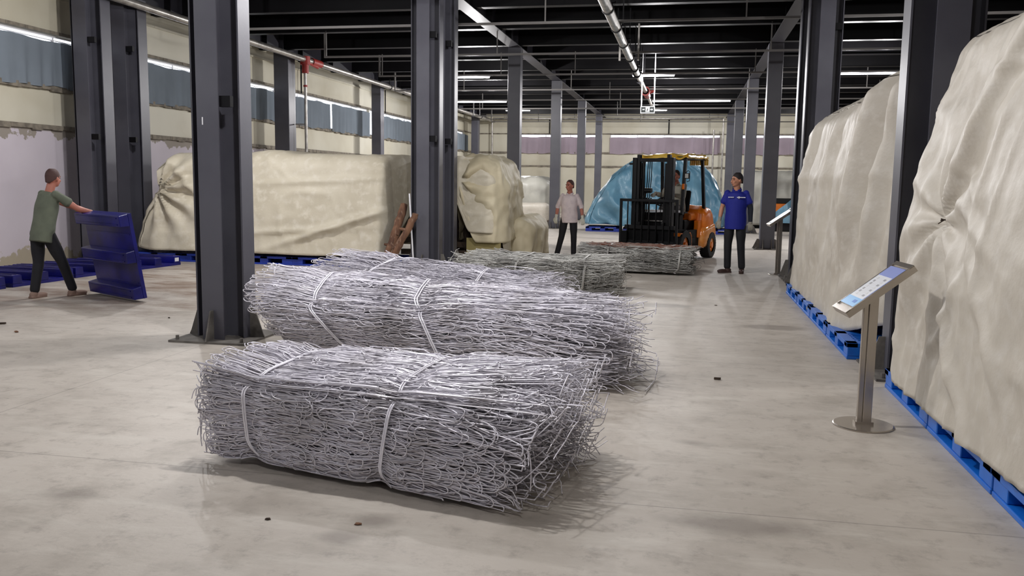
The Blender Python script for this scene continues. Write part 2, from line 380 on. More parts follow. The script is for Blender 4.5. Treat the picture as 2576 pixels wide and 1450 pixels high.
fw = [(-8.75, -4.75), (-4.0, 1.6), (2.3, 8.0), (8.7, 14.2)]
wall('wall_far', 1, YN, XW-.24, XE+.24, 1, wins=fw, low='upper')
wall('wall_right', 0, XE, YS, YN, 1, wins=[(0, 10), (12, 24), (26, 40)])
m = MB(); m.bb((XW, YS-.24, 0), (XE, YS, 5.9)); tag(m.build('wall_back', 'lower'), kind='structure')

# windows: frames and panes
def window(n, ax, pos, out, lo, hi, z0=3.15, z1=4.07):
    r = bpy.data.objects.new('window_%d' % n, None); C.objects.link(r); tag(r, kind='structure')
    p = pos+out*.12; fr = MB(); L = hi-lo; k = max(1, round(L/1.5))
    def B(mb, s0, s1, za, zb, th):
        mb.bb((p-th, s0, za), (p+th, s1, zb)) if ax == 0 else mb.bb((s0, p-th, za), (s1, p+th, zb))
    B(fr, lo, hi, z0-.03, z0+.05, .03); B(fr, lo, hi, z1-.03, z1, .03)
    B(fr, lo, hi, z1-.085, z1-.07, .02)
    for i in range(k+1):
        s = lo+.02+(L-.04)*i/k; B(fr, s-.02, s+.02, z0+.05, z1-.03, .03)
    fr.build('window_frame', 'white', r)
    for i in range(k):
        g = MB(); B(g, lo+L*i/k+.03, lo+L*(i+1)/k-.03, z0+.05, z1-.09, .003); g.build('pane', 'glass', r)
n = 1
for (a, b) in lw[1:]: window(n, 0, XW, -1, a, b); n += 1
for (a, b) in fw: window(n, 1, YN, 1, a, b); n += 1
for (a, b) in [(0, 10), (12, 24), (26, 40)]: window(n, 0, XE, 1, a, b); n += 1

def curtain(ax, pos, inn, lo, hi, zt, zb, mt, label, seed, amp=.03, cat='curtain'):
    r = random.Random(seed); N = max(24, int((hi-lo)/.035)); K = 9; V = []; F = []
    ph = r.uniform(0, 9)
    for i in range(N+1):
        s = lo+(hi-lo)*i/N
        bunch = .45+.55*abs(math.sin(s*.9+ph))
        for j in range(K+1):
            t = j/K; z = zt+(zb-zt)*t + (.02*math.sin(s*3.1+ph)+.015*math.sin(s*7.7) if j == K else 0) - (.012*math.sin(s*5+ph) if j == 0 else 0)
            d = amp*bunch*(math.sin(s*17+ph+1.2*math.sin(s*2.3)+t*.8)*.6+math.sin(s*31+ph*2)*.3*t)*(.4+.8*t)
            p = pos+inn*(.09+d); V.append((p, s, z) if ax == 0 else (s, p, z))
    for i in range(N):
        for j in range(K): a = i*(K+1)+j; F.append((a, a+1, a+K+2, a+K+1))
    o = np_mesh('curtain', np.array(V), np.array(F), mt); tag(o, label, cat); return o
def rod(ax, pos, lo, hi, z, label):
    m = MB(); m.cyl((pos, lo, z), (pos, hi, z), .012, 6) if ax == 0 else m.cyl((lo, pos, z), (hi, pos, z), .012, 6)
CL = ['blue-grey curtain over the nearest left window, left of the paired wall columns',
      'blue-grey curtain on left wall just right of the paired wall columns',
      'blue-grey curtain on left wall with bright tears, third window bay',
      'short blue-grey curtain on left wall ending behind the paired front column',
      'farthest blue-grey curtain on the left wall']
spans = [(8.3, 15.78), (16.42, 22.95), (23.35, 30.1), (30.35, 37.35), (37.45, 44.4)]
for i, (a, b) in enumerate(spans):
    if i == 2:
        curtain(0, XW, 1, a, 26.5, 3.93, 3.12, 'curtb', 'blue-grey curtain left of the bright tear, beside the red-valved riser pipe', 22)
        curtain(0, XW, 1, 26.6, b-.02, 3.95, 3.1, 'curtb', 'darker mauve-grey curtain right of the bright tear on the left wall', 23)
    else: curtain(0, XW, 1, a, b, 3.93, 3.12, 'curtb', CL[i], 20+i)
curtain(0, XW, 1, 15.84, 16.36, 3.9, 3.2, 'curtt', 'narrow teal curtain seen in the slit between the paired wall columns', 31)
FLB = ['mauve curtain on the far wall between the left row columns', 'wide mauve curtain on the far wall above the forklift',
       'mauve curtain on the far wall between the right row columns', 'mauve curtain at the right end of the far wall']
for i, (a, b) in enumerate(fw): curtain(1, YN, -1, a, b, 3.93, 3.08, 'curtm', FLB[i], 40+i, .035)

# ceiling: corrugated deck, girders, beams
ceil = bpy.data.objects.new('ceiling', None); C.objects.link(ceil); tag(ceil, kind='structure')
V = []; F = []; x = XW; k = 0; prof = [(0, 0), (.09, 0), (.12, .07), (.21, .07), (.24, 0)]
xs = []
while x < XE:
    for (dx, dz) in prof[:-1]: xs.append((x+dx, 5.42+dz))
    x += .24
for (xx, z) in xs: V += [(xx, YS, z), (xx, YN, z)]
for i in range(len(xs)-1): F.append((2*i, 2*i+1, 2*i+3, 2*i+2))
np_mesh('roof_deck', np.array(V), np.array(F), 'deck', ceil, False)
m = MB(); m.bb((XW, YS, 5.6), (XE, YN, 5.7)); m.build('roof_slab', 'deck', ceil)
def ibeam(mb, ax, pos, lo, hi, zb, h, wd, tf=.014, tw=.01):
    for (c0, c1, z0, z1) in ((-wd/2, wd/2, zb, zb+tf), (-wd/2, wd/2, zb+h-tf, zb+h), (-tw/2, tw/2, zb+tf, zb+h-tf)):
        mb.bb((lo, pos+c0, z0), (hi, pos+c1, z1)) if ax == 0 else mb.bb((pos+c0, lo, z0), (pos+c1, hi, z1))
y = 7.68-2.397*3; proto = None
while y < 45.5:
    if proto is None:
        mb = MB(); ibeam(mb, 0, 0, XW, XE, 4.96, .45, .2); proto = mb.build('roof_beam', 'beam', ceil)
        for xx in (): pass
        proto.location.y = y
    else:
        c = proto.copy(); C.objects.link(c); c.location.y = y
    y += 2.3967
for xx in (-10.65, -4.36, 1.97, 8.3):
    mb = MB(); ibeam(mb, 1, xx, YS, YN, 4.91, .5, .3)
    for yy in ROWY:
        mb.bb((xx-.12, yy-.3, 4.925), (xx+.12, yy-.29, 5.4))
    mb.build('girder', 'girder', ceil)
    st = MB()
    for j in range(18): st.bb((xx-.145, 8.2+2.1*j, 4.925), (xx+.145, 8.212+2.1*j, 5.39))
    tag(st.build('stiffener_plate', 'beam', ceil), kind='stuff')

# ------------------------------------------------------------------ columns
def column(x, y, size, label, kind='cross', group=None, top=4.91, mark=False, rz=0):
    t = thing('steel_column', label, 'column', (x, y, 0), rz, group)
    s = size/2; b = size*.22
    m = MB(); z0 = .02
    if kind == 'cross':
        tf = .016
        for (dx, dy) in ((0, -1), (0, 1), (1, 0), (-1, 0)):
            if dx == 0: m.bb((-b, dy*s, z0), (b, dy*(s-tf), top))
            else: m.bb((dx*s, -b, z0), (dx*(s-tf), b, top))
        m.bb((-.007, -s+tf, z0), (.007, s-tf, top)); m.bb((-s+tf, -.0065, z0), (s-tf, .0065, top))
        m.build('shaft', 'steel', t)
    else:
        b = s
        m.bb((-s, -s, z0), (s, s, top)); m.build('shaft', 'steel', t, bevel=.012)
    pl = MB(); pl.bb((-s-.14, -s-.14, 0), (s+.14, s+.14, .02)); pl.build('base_plate', 'gusset', t)
    dirs = [((0, -1), 0), ((0, 1), 0), ((1, 0), 0), ((-1, 0), 0)] if kind == 'cross' else [((0, -1), -.6), ((0, -1), .6), ((1, 0), -.6), ((1, 0), .6), ((-1, 0), -.6), ((-1, 0), .6)]
    for (d, off) in dirs:
        g = MB(); h = .3 if size > .4 else .24; e = .15; o_ = off*s
        prof2 = [(0, .02), (e, .02), (e-.02, .06), (.05, h), (0, h)]
        vs = []
        for th in (-.007, .007):
            for (r_, z) in prof2:
                if d[0] == 0: vs.append((o_+th, d[1]*(s+r_), z))
                else: vs.append((d[0]*(s+r_), o_+th, z))
        n = 5; g.add(vs, [tuple(range(n)), tuple(range(n, 2*n))]+[(i, (i+1) % n, n+(i+1) % n, n+i) for i in range(n)])
        g.build('gusset', 'gusset', t)
    bo = MB()
    for (sx, sy) in ((-1, -1), (1, -1), (1, 1), (-1, 1)): bo.cyl((sx*(s+.08), sy*(s+.08), .02), (sx*(s+.08), sy*(s+.08), .06), .018, 6)
    tag(bo.build('anchor_bolts', 'gusset', t), kind='stuff')
    if kind == 'cross':
        for z in (2.2, 3.9):
            br = MB(); br.bb((b, -s+.02, z), (s-.03, -s+.08, z+.1)); br.build('cleat', 'beam', t)
    return t
cA = column(-4.36, 7.68, .5, 'broad dark steel column left of the nearest wire bundles')
mk = MB(); mk.box((-.05, -.2525, 2.07), (.012, .003, .07)); tag(mk.build('paint_mark', 'white', cA), 'small white scuff mark')
cB = column(-4.36, 14.39, .5, 'front one of the paired columns behind the second wire bundle, white stripe at foot')
mk = MB(); mk.bar((-.23, -.26, 1.33), (-.15, -.26, .02), .025, .004); mk.build('paint_stripe', 'white', cB)
column(-4.36, 15.35, .5, 'rear one of the paired columns behind the second wire bundle')
column(-4.36, ROWY[2], .32, 'slim dark column behind the left information stand', 'box')
column(-4.36, ROWY[3], .32, 'slim dark column just behind the man in the off-white sweater', 'box')
column(-4.36, ROWY[4], .32, 'slim column between the off-white sweater man and the blue tarp', 'box')
column(-4.36, ROWY[5], .32, 'farthest slim column of the left row, beyond the blue tarp', 'box')
column(1.97, 7.68, .56, 'broad dark column between the two big tarps on the right')
column(2.0, 14.39, .5, 'front one of the paired columns at the far end of the right tarp stack')
column(2.0, 15.35, .5, 'rear one of the paired columns at the far end of the right tarp stack')
column(1.97, ROWY[2], .34, 'slim dark column just right of the man in the blue shirt', 'box')
column(1.97, ROWY[3], .34, 'second slim column behind the man in the blue shirt', 'box')
column(1.97, ROWY[4], .34, 'third slim column behind the man in the blue shirt', 'box')
column(1.97, ROWY[5], .34, 'farthest slim column behind the man in the blue shirt', 'box')
column(-10.65, 14.30, .62, 'wall column behind the tilted navy pallet, left one of the pair')
column(-10.65, 15.38, .62, 'wall column beside the beige tarp, right one of the pair', top=4.9)
column(-10.65, ROWY[2], .42, 'wall column beside the red-valved riser pipe', 'box')
column(-10.65, ROWY[3], .34, 'wall column between the torn curtain and the short curtain', 'box')
column(-10.65, ROWY[4], .34, 'wall column hidden mostly behind the paired front column', 'box')
column(-10.65, ROWY[5], .36, 'wall column near the far left corner of the hall', 'box')
for i in (2, 3, 4, 5): column(8.3, ROWY[i], .34, 'distant column of the far right row, number %d from the tarps' % (i-1), 'box')

# ------------------------------------------------------------------ lighting trunking, pipes
rods = {8.6: [-6.5, -1, 3.5, 7], 12.2: [-6, -2.5, 4], 15.85: [-8.38, -4.9, -2.6, .9, 3.6], 19.6: [-8.4, -4.3, 1.65, 4.6], 23.3: [-8.35, -5.0, -3.0, 1.6, 5.5],
        27.1: [-7, -3.6, 1.7, 5], 30.4: [-9.0, -5.9, -2.7, 1.9, 6], 33.9: [-8, -2.6, 2.2], 37.6: [-9, -3, 2.1], 41.2: [-7, -2.2, 2.5]}
TL_ = {8.6: 'nearest', 12.2: 'second', 15.85: 'third', 19.6: 'fourth', 23.3: 'fifth', 27.1: 'sixth', 30.4: 'seventh', 33.9: 'eighth', 37.6: 'ninth', 41.2: 'tenth'}
for yy, xs_ in rods.items():
    t = thing('lighting_trunking', '%s galvanised lighting rail hanging across the hall under the roof beams' % TL_[yy], 'rail', (0, yy, 0))
    m = MB(); x0 = -8.45 if yy < 25 else -9.3
    m.bb((x0, -.022, 4.378), (13.6, .022, 4.42)); m.build('rail', 'rail', t)
    for xr in xs_:
        q = MB(); q.bb((xr-.012, -.012, 4.4), (xr+.012, .012, 4.99)); q.build('hanger_rod', 'rail', t)
    q = MB(); q.bb((x0, -.02, 4.4), (x0+.04, .02, 4.97)); q.build('hanger_rod', 'rail', t)

nl = 0
def area(x, y, z, sx, sy, wts, parent):
    l = bpy.data.lights.new('lamp_light', 'AREA'); l.shape = 'RECTANGLE'; l.size = sx; l.size_y = sy; l.energy = wts; l.color = (1, .98, .985)
    l.spread = R(170)
    l.energy = wts*.30
    o = bpy.data.objects.new('lamp_light', l); C.objects.link(o); o.location = (x, y, z); o.parent = parent
    for k in ((-1, 1) if sx > 1.5 else (0,)):           # bare tubes also shine sideways
        p = bpy.data.lights.new('tube_light', 'POINT'); p.shadow_soft_size = .07; p.energy = wts*1.9/(2 if k else 1); p.color = l.color
        q = bpy.data.objects.new('tube_light', p); C.objects.link(q); q.location = (x+k*sx*.25, y, z-.09); q.parent = parent
    return o
LN = ['over the front wire bundle', 'just in front of the near left floor', 'over the near information stand', 'over the man in the olive shirt', 'over the farther wire bundles',
      'over the left foreground', 'over the near right tarp', 'over the far right tarp']
for i, (x, y, e, sx, sy) in enumerate(LAMPS):
    t = thing('ceiling_lamp', 'white lamp fixture hung on the rail '+LN[i], 'lamp', (x, y, 0))
    m = MB(); m.bb((-sx/2-.02, -sy/2-.02, 4.30), (sx/2+.02, sy/2+.02, 4.376)); m.build('housing', 'white', t)
    m = MB(); m.bb((-sx/2, -sy/2, 4.29), (sx/2, sy/2, 4.30)); m.build('diffuser', 'tube', t)
    area(0, 0, 4.28, sx, sy, e, t)
SN = ['above the left tarp near the paired column', 'beside the exit sign', 'at right above the second beige tarp', 'far left beyond the paired front column', 'just behind the exit sign',
      'deep in the hall by the left row', 'deep in the hall by the right row', 'deep at the far right']
for i, (xa, xb, y, e) in enumerate(SPANS):
    t = thing('linear_lamp', 'bright linear lamp on the ceiling rail '+SN[i], 'lamp', ((xa+xb)/2, y, 0)); L = xb-xa
    zz = .582 if y > 40 else 0  # added far lamps sit up among the beams, mostly out of sight
    m = MB(); m.bb((-L/2, -.03, 4.35+zz), (L/2, .03, 4.377+zz)); m.build('housing', 'white', t)
    m = MB(); m.bb((-L/2+.02, -.028, 4.322+zz), (L/2-.02, .028, 4.352+zz)); m.build('lamp_tube', 'tube', t)
    area(0, 0, 4.315+zz, L, .05, e, t)

# central sprinkler main
t = thing('sprinkler_main', 'thick pale sprinkler pipe running along the ceiling centre with dark clamps', 'pipe', (-1.33, 0, 0))
m = MB(); m.cyl((0, -6, 4.3), (0, 19.6, 4.3), .085, 20); m.cyl((0, 19.8, 4.3), (0.02, 26.8, 4.3), .065, 20); m.cyl((.02, 28, 4.3), (.02, 32.5, 4.3), .045, 12); m.build('pipe', 'galv', t, auto=40)
for yy in (12.2, 14.2, 15.9, 17.7, 19.7, 21.5, 22.6, 23.9):
    q = MB(); q.cyl((0, yy-.03, 4.3), (0, yy+.03, 4.3), .1, 16); q.bb((-.13, yy-.012, 4.38), (-.11, yy+.012, 4.98)); q.bb((.11, yy-.012, 4.38), (.13, yy+.012, 4.98)); q.bb((-.13, yy-.02, 4.37), (.13, yy+.02, 4.39)); q.build('pipe_clamp', 'beam', t)
q = MB(); q.cyl((.02, 26.7, 4.3), (.02, 28.1, 4.3), .1, 14); q.cyl((.02, 27.4, 4.3), (.25, 27.4, 4.42), .07, 12); q.cyl((.02, 26.7, 4.3), (.02, 26.78, 4.3), .14, 14); q.build('red_coupling', 'red', t, auto=40)
for sx in (-1, 1):
    q = MB(); q.bb((sx*.2-.02, 19.4, 4.2), (sx*.2+.02, 19.44, 4.98)); q.build('hanger_strap', 'galv', t)
# side main along the left wall
t = thing('wall_side_pipe', 'long pale pipe along the top of the left wall with a red tee', 'pipe', (-10.12, 0, 0))
m = MB(); m.cyl((0, -5, 4.72), (0, 45.6, 4.72), .075, 16); m.build('pipe', 'galv', t, auto=40)
q = MB(); q.cyl((0, 22.6, 4.72), (0, 23.2, 4.72), .1, 14); q.cyl((0, 22.2, 4.58), (0, 22.2, 4.8), .13, 14); q.cyl((0, 22.25, 4.68), (0, 23, 4.62), .05, 10); q.build('red_tee', 'red', t, auto=40)
for yy in (12.5, 13.6, 18.4, 29.0, 35.8, 42.5):
    q = MB(); q.cyl((0, yy-.03, 4.72), (0, yy+.03, 4.72), .09, 12); q.bb((-.012, yy-.012, 4.78), (.012, yy+.012, 4.99)); q.build('pipe_clamp', 'beam', t)
t = thing('riser_pipe', 'thin vertical riser pipe dropping from the red valve behind the left beige tarp', 'pipe', (-10.12, 22.2, 0))
m = MB(); m.cyl((0, 0, 0), (0, 0, 4.58), .04, 10); m.build('pipe', 'galv', t, auto=40)
m = MB(); m.cyl((0, 0, 4.36), (0, 0, 4.6), .09, 12); m.cyl((0, 0, 4.0), (0, 0, 4.05), .055, 12); m.build('red_valve', 'red', t, auto=40)
m = MB(); m.bb((-.3, -.02, 3.0), (0, .02, 3.03)); m.build('wall_bracket', 'galv', t)
for i, (yy, lb) in enumerate(((24.3, 'thin dark rod on the left wall right of the riser pipe'), (31.6, 'thin dark rod on the left wall near the short curtain'))):
    m = MB(); m.cyl((XW+.12, yy, 4.05), (XW+.12, yy, 4.9), .022, 8); tag(m.build('wall_rod', 'beam'), lb, 'rod')
t = thing('far_wall_pipe', 'horizontal pale pipe along the top of the far wall', 'pipe', (0, 45.3, 0))
m = MB(); m.cyl((-10.1, 0, 4.84), (1.7, 0, 4.84), .045, 10); m.cyl((1.7, 0, 4.84), (1.7, 0, 1.2), .045, 10); m.build('pipe', 'galv', t, auto=40)
for xx in (-9.4, -5.8, -2.2, 1.0):
    q = MB(); q.bb((xx-.015, -.015, 4.88), (xx+.015, .015, 5.4)); q.build('hanger_rod', 'rail', t)
for (xx, zt, lb) in ((-10.2, 4.8, 'pale vertical pipe in the far left corner beside the wall column'), (1.25, 4.3, 'pale vertical pipe on far wall left of the right row columns')):
    m = MB(); m.cyl((xx, 45.5, 0), (xx, 45.5, zt), .045, 10); m.cyl((xx, 45.5, 1.55), (xx, 45.5, 1.7), .09, 10); tag(m.build('vertical_pipe', 'galv', auto=40), lb, 'pipe')
for (xx, lb) in ((-7.2, 'dark rod above the far window between the left row columns'), (-3.0+2, 'dark rod above the far window over the forklift')):
    m = MB(); m.cyl((xx, 45.93, 4.1), (xx, 45.93, 4.9), .03, 6); tag(m.build('wall_rod', 'beam'), lb, 'rod')
t = thing('electric_cabinet', 'grey electric cabinet with pale frame behind the blue tarp', 'cabinet', (1.0, 45.7, 0))
m = MB(); m.bb((-.55, -.15, 1.25), (.2, .2, 1.95)); m.build('cabinet_body', 'cabinet', t, bevel=.01)
for a, b in (((-.6, -.2, 1.2), (-.56, -.16, 2.0)), ((.22, -.2, .0), (.26, -.16, 2.0)), ((-.6, -.2, 1.96), (.26, -.16, 2.0))):
    m = MB(); m.bb(a, b); m.build('frame_bar', 'galv', t)
m = MB(); m.bb((-.15, -.17, 1.3), (.1, -.15, 1.9)); m.build('cabinet_door', 'white', t)

# exit sign
t = thing('exit_sign', 'hanging exit sign with white frame, running figure and arrow', 'sign', (-1.08, 23.5, 0))
m = MB(); m.bb((-.172, -.015, 3.41), (.172, .015, 3.56)); m.build('sign_board', 'exitbk', t)
m = MB()
for a, b in (((-.185, -.02, 3.395), (.185, .02, 3.410)), ((-.185, -.02, 3.56), (.185, .02, 3.575)), ((-.185, -.02, 3.41), (-.172, .02, 3.56)), ((.172, -.02, 3.41), (.185, .02, 3.56))): m.bb(a, b)
m.build('sign_frame', 'signframe', t)
m = MB(); m.bb((-.05, -.018, 3.43), (.05, -.015, 3.55)); m.build('door_pictogram', 'exitwh', t)
m = MB(); yy = -.0215
m.box((.005, yy, 3.53), (.016, .002, .016)); m.bar((0, yy, 3.52), (-.01, yy, 3.485), .004, .014, (0, 0, 1)); m.bar((-.01, yy, 3.485), (.015, yy, 3.47), .004, .009); m.bar((.015, yy, 3.47), (.012, yy, 3.445), .004, .009)
m.bar((-.01, yy, 3.485), (-.02, yy, 3.46), .004, .009); m.bar((-.02, yy, 3.46), (-.038, yy, 3.457), .004, .009); m.bar((0, yy, 3.515), (.022, yy, 3.5), .004, .007); m.bar((0, yy, 3.515), (-.022, yy, 3.505), .004, .007); m.build('running_figure', 'exitbk', t)
m = MB(); m.bb((.065, -.018, 3.485), (.115, -.015, 3.497)); m.prism([(.105, 3.465), (.14, 3.491), (.105, 3.517)], 1, -.018, -.015); m.build('arrow', 'exitwh', t)
m = MB()
for i in range(4):
    x_ = -.135+.017*i; m.bb((x_, -.018, 3.48), (x_+.003, -.015, 3.505))
    if i in (0, 2): m.bb((x_, -.018, 3.502), (x_+.011, -.015, 3.505)); m.bb((x_, -.018, 3.48), (x_+.011, -.015, 3.483)); m.bb((x_, -.018, 3.491), (x_+.009, -.015, 3.494))
    if i == 1: m.bar((x_, -.0165, 3.505), (x_+.011, -.0165, 3.48), .003, .003); m.bar((x_, -.0165, 3.48), (x_+.011, -.0165, 3.505), .003, .003)
    if i == 3: m.bb((x_-.005, -.018, 3.502), (x_+.008, -.015, 3.505))
m.build('exit_lettering', 'exitwh', t)
for sx in (-.165, .165):
    m = MB(); m.bb((sx-.012, -.012, 3.575), (sx+.012, .012, 4.97)); m.build('hanger_rod', 'signframe', t)

# ------------------------------------------------------------------ pallets
def pallet_proto(mt, L=1.2, W=1.0, runners_x=True):
    """plastic pallet, runners along local x; returns the empty"""
    t = thing('pallet', 'x', 'pallet')
    d = MB(); n = 7
    d.bb((-L/2, -W/2, .11), (L/2, -W/2+.1, .15)); d.bb((-L/2, W/2-.1, .11), (L/2, W/2, .15))
    d.bb((-L/2, -W/2, .11), (-L/2+.12, W/2, .15)); d.bb((L/2-.12, -W/2, .11), (L/2, W/2, .15)); d.bb((-.07, -W/2, .11), (.07, W/2, .15)); d.bb((-L/2, -.07, .11), (L/2, .07, .15))
    d.build('deck', mt, t, bevel=.004)
    sl = MB()
    for i in range(12):
        x = -L/2+.14+(L-.28)*i/11; sl.bb((x-.012, -W/2+.08, .12), (x+.012, W/2-.08, .148))
    for i in range(10):
        y = -W/2+.12+(W-.24)*i/9; sl.bb((-L/2+.1, y-.01, .12), (L/2-.1, y+.01, .146))
    tag(sl.build('deck_grid', mt, t), kind='stuff')
    for y in (-W/2+.075, 0, W/2-.075):
        r = MB(); r.bb((-L/2, y-.07, 0), (L/2, y+.07, .03)); r.build('runner', mt, t, bevel=.006)
        for x in (-L/2+.1, 0, L/2-.1):
            b = MB(); b.bb((x-(.1 if x else .08), y-.065, .03), (x+(.1 if x else .08), y+.065, .11)); b.build('foot_block', mt, t, bevel=.006)
    return t
def put(proto, loc, rz, label, group, first=[set()]):
    o = proto if proto.name not in first[0] else copy_tree(proto)
    first[0].add(proto.name); o.location = loc; o.rotation_euler = (0, 0, rz); o['label'] = label; o['group'] = group; return o
ord_ = ['nearest', 'second', 'third', 'fourth', 'fifth', 'sixth']
pc = pallet_proto('cobalt', 1.2, 1.1)
for i in range(5):
    put(pc, (1.57+.55, 2.3+1.22*i-.7, 0), PI/2, '%s pallet of the bright blue row under the large near right tarp' % ['hidden front', 'nearest visible', 'second visible', 'third visible', 'farthest'][i], 'bright blue pallets under the near right tarp')
for i in range(4):
    put(pc, (1.47+.55, 8.75+1.24*i, 0), PI/2, '%s bright blue pallet under the second right tarp' % ord_[i], 'bright blue pallets under the second right tarp')
pr = pallet_proto('royal', 1.1, 1.2)
for i in range(5):
    put(pr, (-9.66+1.1*i, 15.08, 0), 0, 'blue pallet under the long left tarp, %s counted from its left end' % ['first', 'second', 'third', 'fourth', 'fifth'][i], 'blue pallets under the long left tarp')
for i, (x, y) in enumerate(((-2.6, 28.6), (-1.4, 28.6), (-.2, 28.6), (.95, 28.6))):
    put(pr, (x, y, 0), 0, 'dark blue pallet under the blue tarp heap, %s from the left' % ['first', 'second', 'third', 'fourth'][i], 'pallets under the blue tarp heap')

# navy runner pallets: flat ones upside down along the wall, one held upright
def runner_pallet():
    t = thing('pallet', 'x', 'pallet'); L, W = 1.2, 1.15
    d = MB(); d.bb((-L/2, -W/2, 0), (L/2, W/2, .045))
    for i in range(3): d.bb((-L/2+.05, -W/2+.17+.33*i+.03, .045), (L/2-.05, -W/2+.19+.33*i+.03, .05))
    d.build('deck', 'navy', t, bevel=.006)
    for y in (-W/2+.085, 0, W/2-.085):
        r = MB(); r.prism([(y-.085, .045), (y+.085, .045), (y+.075, .165), (y-.075, .165)], 0, -L/2, L/2); r.build('runner', 'navy', t, bevel=.01)
        g = MB(); g.bb((-L/2+.06, y-.05, .165), (L/2-.06, y-.035, .172)); g.bb((-L/2+.06, y+.035, .165), (L/2-.06, y+.05, .172)); g.build('runner_rib', 'navy', t)
    return t
pn = runner_pallet()
flat = [(-9.75, 8.3), (-9.7, 9.65), (-9.66, 10.95), (-9.62, 12.2), (-9.45, 13.15)]
FLN = ['nearest of the upturned navy pallets on the floor, cut by the left picture edge', 'upturned navy pallet on the floor left of the man in olive', 'upturned navy pallet on the floor behind the legs of the man in olive',
       'upturned navy pallet on the floor right behind the tilted one', 'farthest upturned navy pallet, its end with a white sticker beside the tarp']
for i, (x, y) in enumerate(flat):
    if i == 4: y = 13.45
    put(pn, (x, y, 0), R(-1.5*i), FLN[i], 'navy pallets lying by the left wall')
    if i == 4:
        cur = [o for o in C.objects if o.get('label') == FLN[4]][0]
        s = MB(); s.bb((.6, .42, .07), (.604, .52, .135)); s.build('sticker', 'white', cur)
hp = copy_tree(pn); hp.name = 'pallet'; hp['label'] = 'navy plastic pallet stood on edge and held by the man in olive'; del hp['group']
hp.rotation_mode = 'XYZ'
e1 = Vector((.878, -.478, 0)); nrm = Vector((-.478, -.878, 0)); tilt = R(9)
up = (Vector((0, 0, 1))*math.cos(tilt)+nrm*math.sin(tilt)); nn = up.cross(e1)*-1; nn = e1.cross(up)
mm = Matrix((e1, up, nn)).transposed().to_4x4()
base = Vector((-7.10, 9.84, .01)); W = 1.15; up_s = .93
# local: x along e1, y along up, z (runner side) along nn; the lower long edge rests on the floor
mm.translation = base+up*(W*up_s/2)-nn*.08+Vector((0, 0, .03)); hp.matrix_world = mm @ Matrix.Diagonal((1, up_s, 1, 1))
sk = MB(); sk.box((.1, .5, .1), (.01, .01, .01))

# ------------------------------------------------------------------ tarps
def tarp(name, label, lo, hi, shape, mt, res=.05, rr=.25, fold=.04, seed=1, hem=None, post=None, frag=2.0, cat='tarp', fine=.012, vert=1.0):
    lo = np.array(lo, float); hi = np.array(hi, float); c = (lo+hi)/2; e = (hi-lo)/2
    N = np.maximum(4, ((hi-lo)/res).astype(int)); nx, ny, nz = N
    Vs = []; Fs = []; off = 0
    def grid(a, b, fn):
        nonlocal off
        A, B = np.meshgrid(np.linspace(-1, 1, a+1), np.linspace(-1, 1, b+1), indexing='ij'); P = fn(A, B).reshape(-1, 3)
        I, J = np.meshgrid(np.arange(a), np.arange(b), indexing='ij'); q = (I*(b+1)+J).ravel()+off
        Fs.append(np.stack([q, q+b+1, q+b+2, q+1], 1)); Vs.append(P); off += len(P)
    st = lambda *a: np.stack(a, -1)
    grid(nx, nz, lambda A, B: st(A, -np.ones_like(A), B)); grid(nx, nz, lambda A, B: st(A, np.ones_like(A), B))
    grid(ny, nz, lambda A, B: st(-np.ones_like(A), A, B)); grid(ny, nz, lambda A, B: st(np.ones_like(A), A, B))
    grid(nx, ny, lambda A, B: st(A, B, np.ones_like(A)))
    P = np.concatenate(Vs); F = np.concatenate(Fs)
    # weld
    key = np.round(P*5000).astype(np.int64); _, idx, inv = np.unique(key, axis=0, return_index=True, return_inverse=True)
    P = P[idx]; F = inv.ravel()[F]
    s = (P[:, 2]+1)/2     # 0 hem .. 1 top
    Q = P*e
    r = np.minimum(rr, e.min()*.9)
    inner = Q.copy(); inner[:, 0] = np.clip(Q[:, 0], -(e[0]-r), e[0]-r); inner[:, 1] = np.clip(Q[:, 1], -(e[1]-r), e[1]-r); inner[:, 2] = np.minimum(Q[:, 2], e[2]-r)
    dlt = Q-inner; L = np.linalg.norm(dlt, axis=1, keepdims=True); nrm = dlt/np.maximum(L, 1e-9); Q = np.where(L > 1e-9, inner+nrm*r, Q)
    W_ = Q+c
    if hem is not None:
        h = hem(W_[:, 0], W_[:, 1]); W_[:, 2] = np.where(W_[:, 2] < hi[2]-r, h+(W_[:, 2]-lo[2])*(hi[2]-r-h)/(hi[2]-r-lo[2]), W_[:, 2])
    W_ = shape(W_, nrm)
    q = W_*np.array([1, 1, 1/ (1+vert*1.6)])
    n1 = vn(q, frag*.45, seed); n2 = ridge(q+.6*np.stack([vn(W_, 1.1, seed+3)]*3, 1), frag*.8, seed+1); n3 = ridge(W_*np.array([1, 1, .8]), frag*2.2, seed+2); n4 = vn(W_, frag*6, seed+5)
    side = np.clip(1-nrm[:, 2], .25, 1)
    dsp = fold*(1.5*n1+.55*np.clip(n2, -1, 1)*(.6+1.2*np.abs(n1)))*side+fine*np.clip(n3, -1, 1)+fine*.8*n4+fine*1.3*np.exp(-(vn(q+.15*np.stack([n1]*3, 1), frag*1.25, seed+8)/.04)**2)*side
    W_ = W_+nrm*dsp[:, None]
    if post is not None: W_ = post(W_, nrm, s)
    W_[:, 2] = np.maximum(W_[:, 2], .012)
    o = np_mesh(name, W_, F, mt); tag(o, label, cat)
    sd = o.modifiers.new('s', 'SOLIDIFY'); sd.thickness = .004; sd.offset = -1
    return o
def interp(z, pts): zs, xs_ = zip(*pts); return np.interp(z, zs, xs_)
def sm(t): t = np.clip(t, 0, 1); return t*t*(3-2*t)

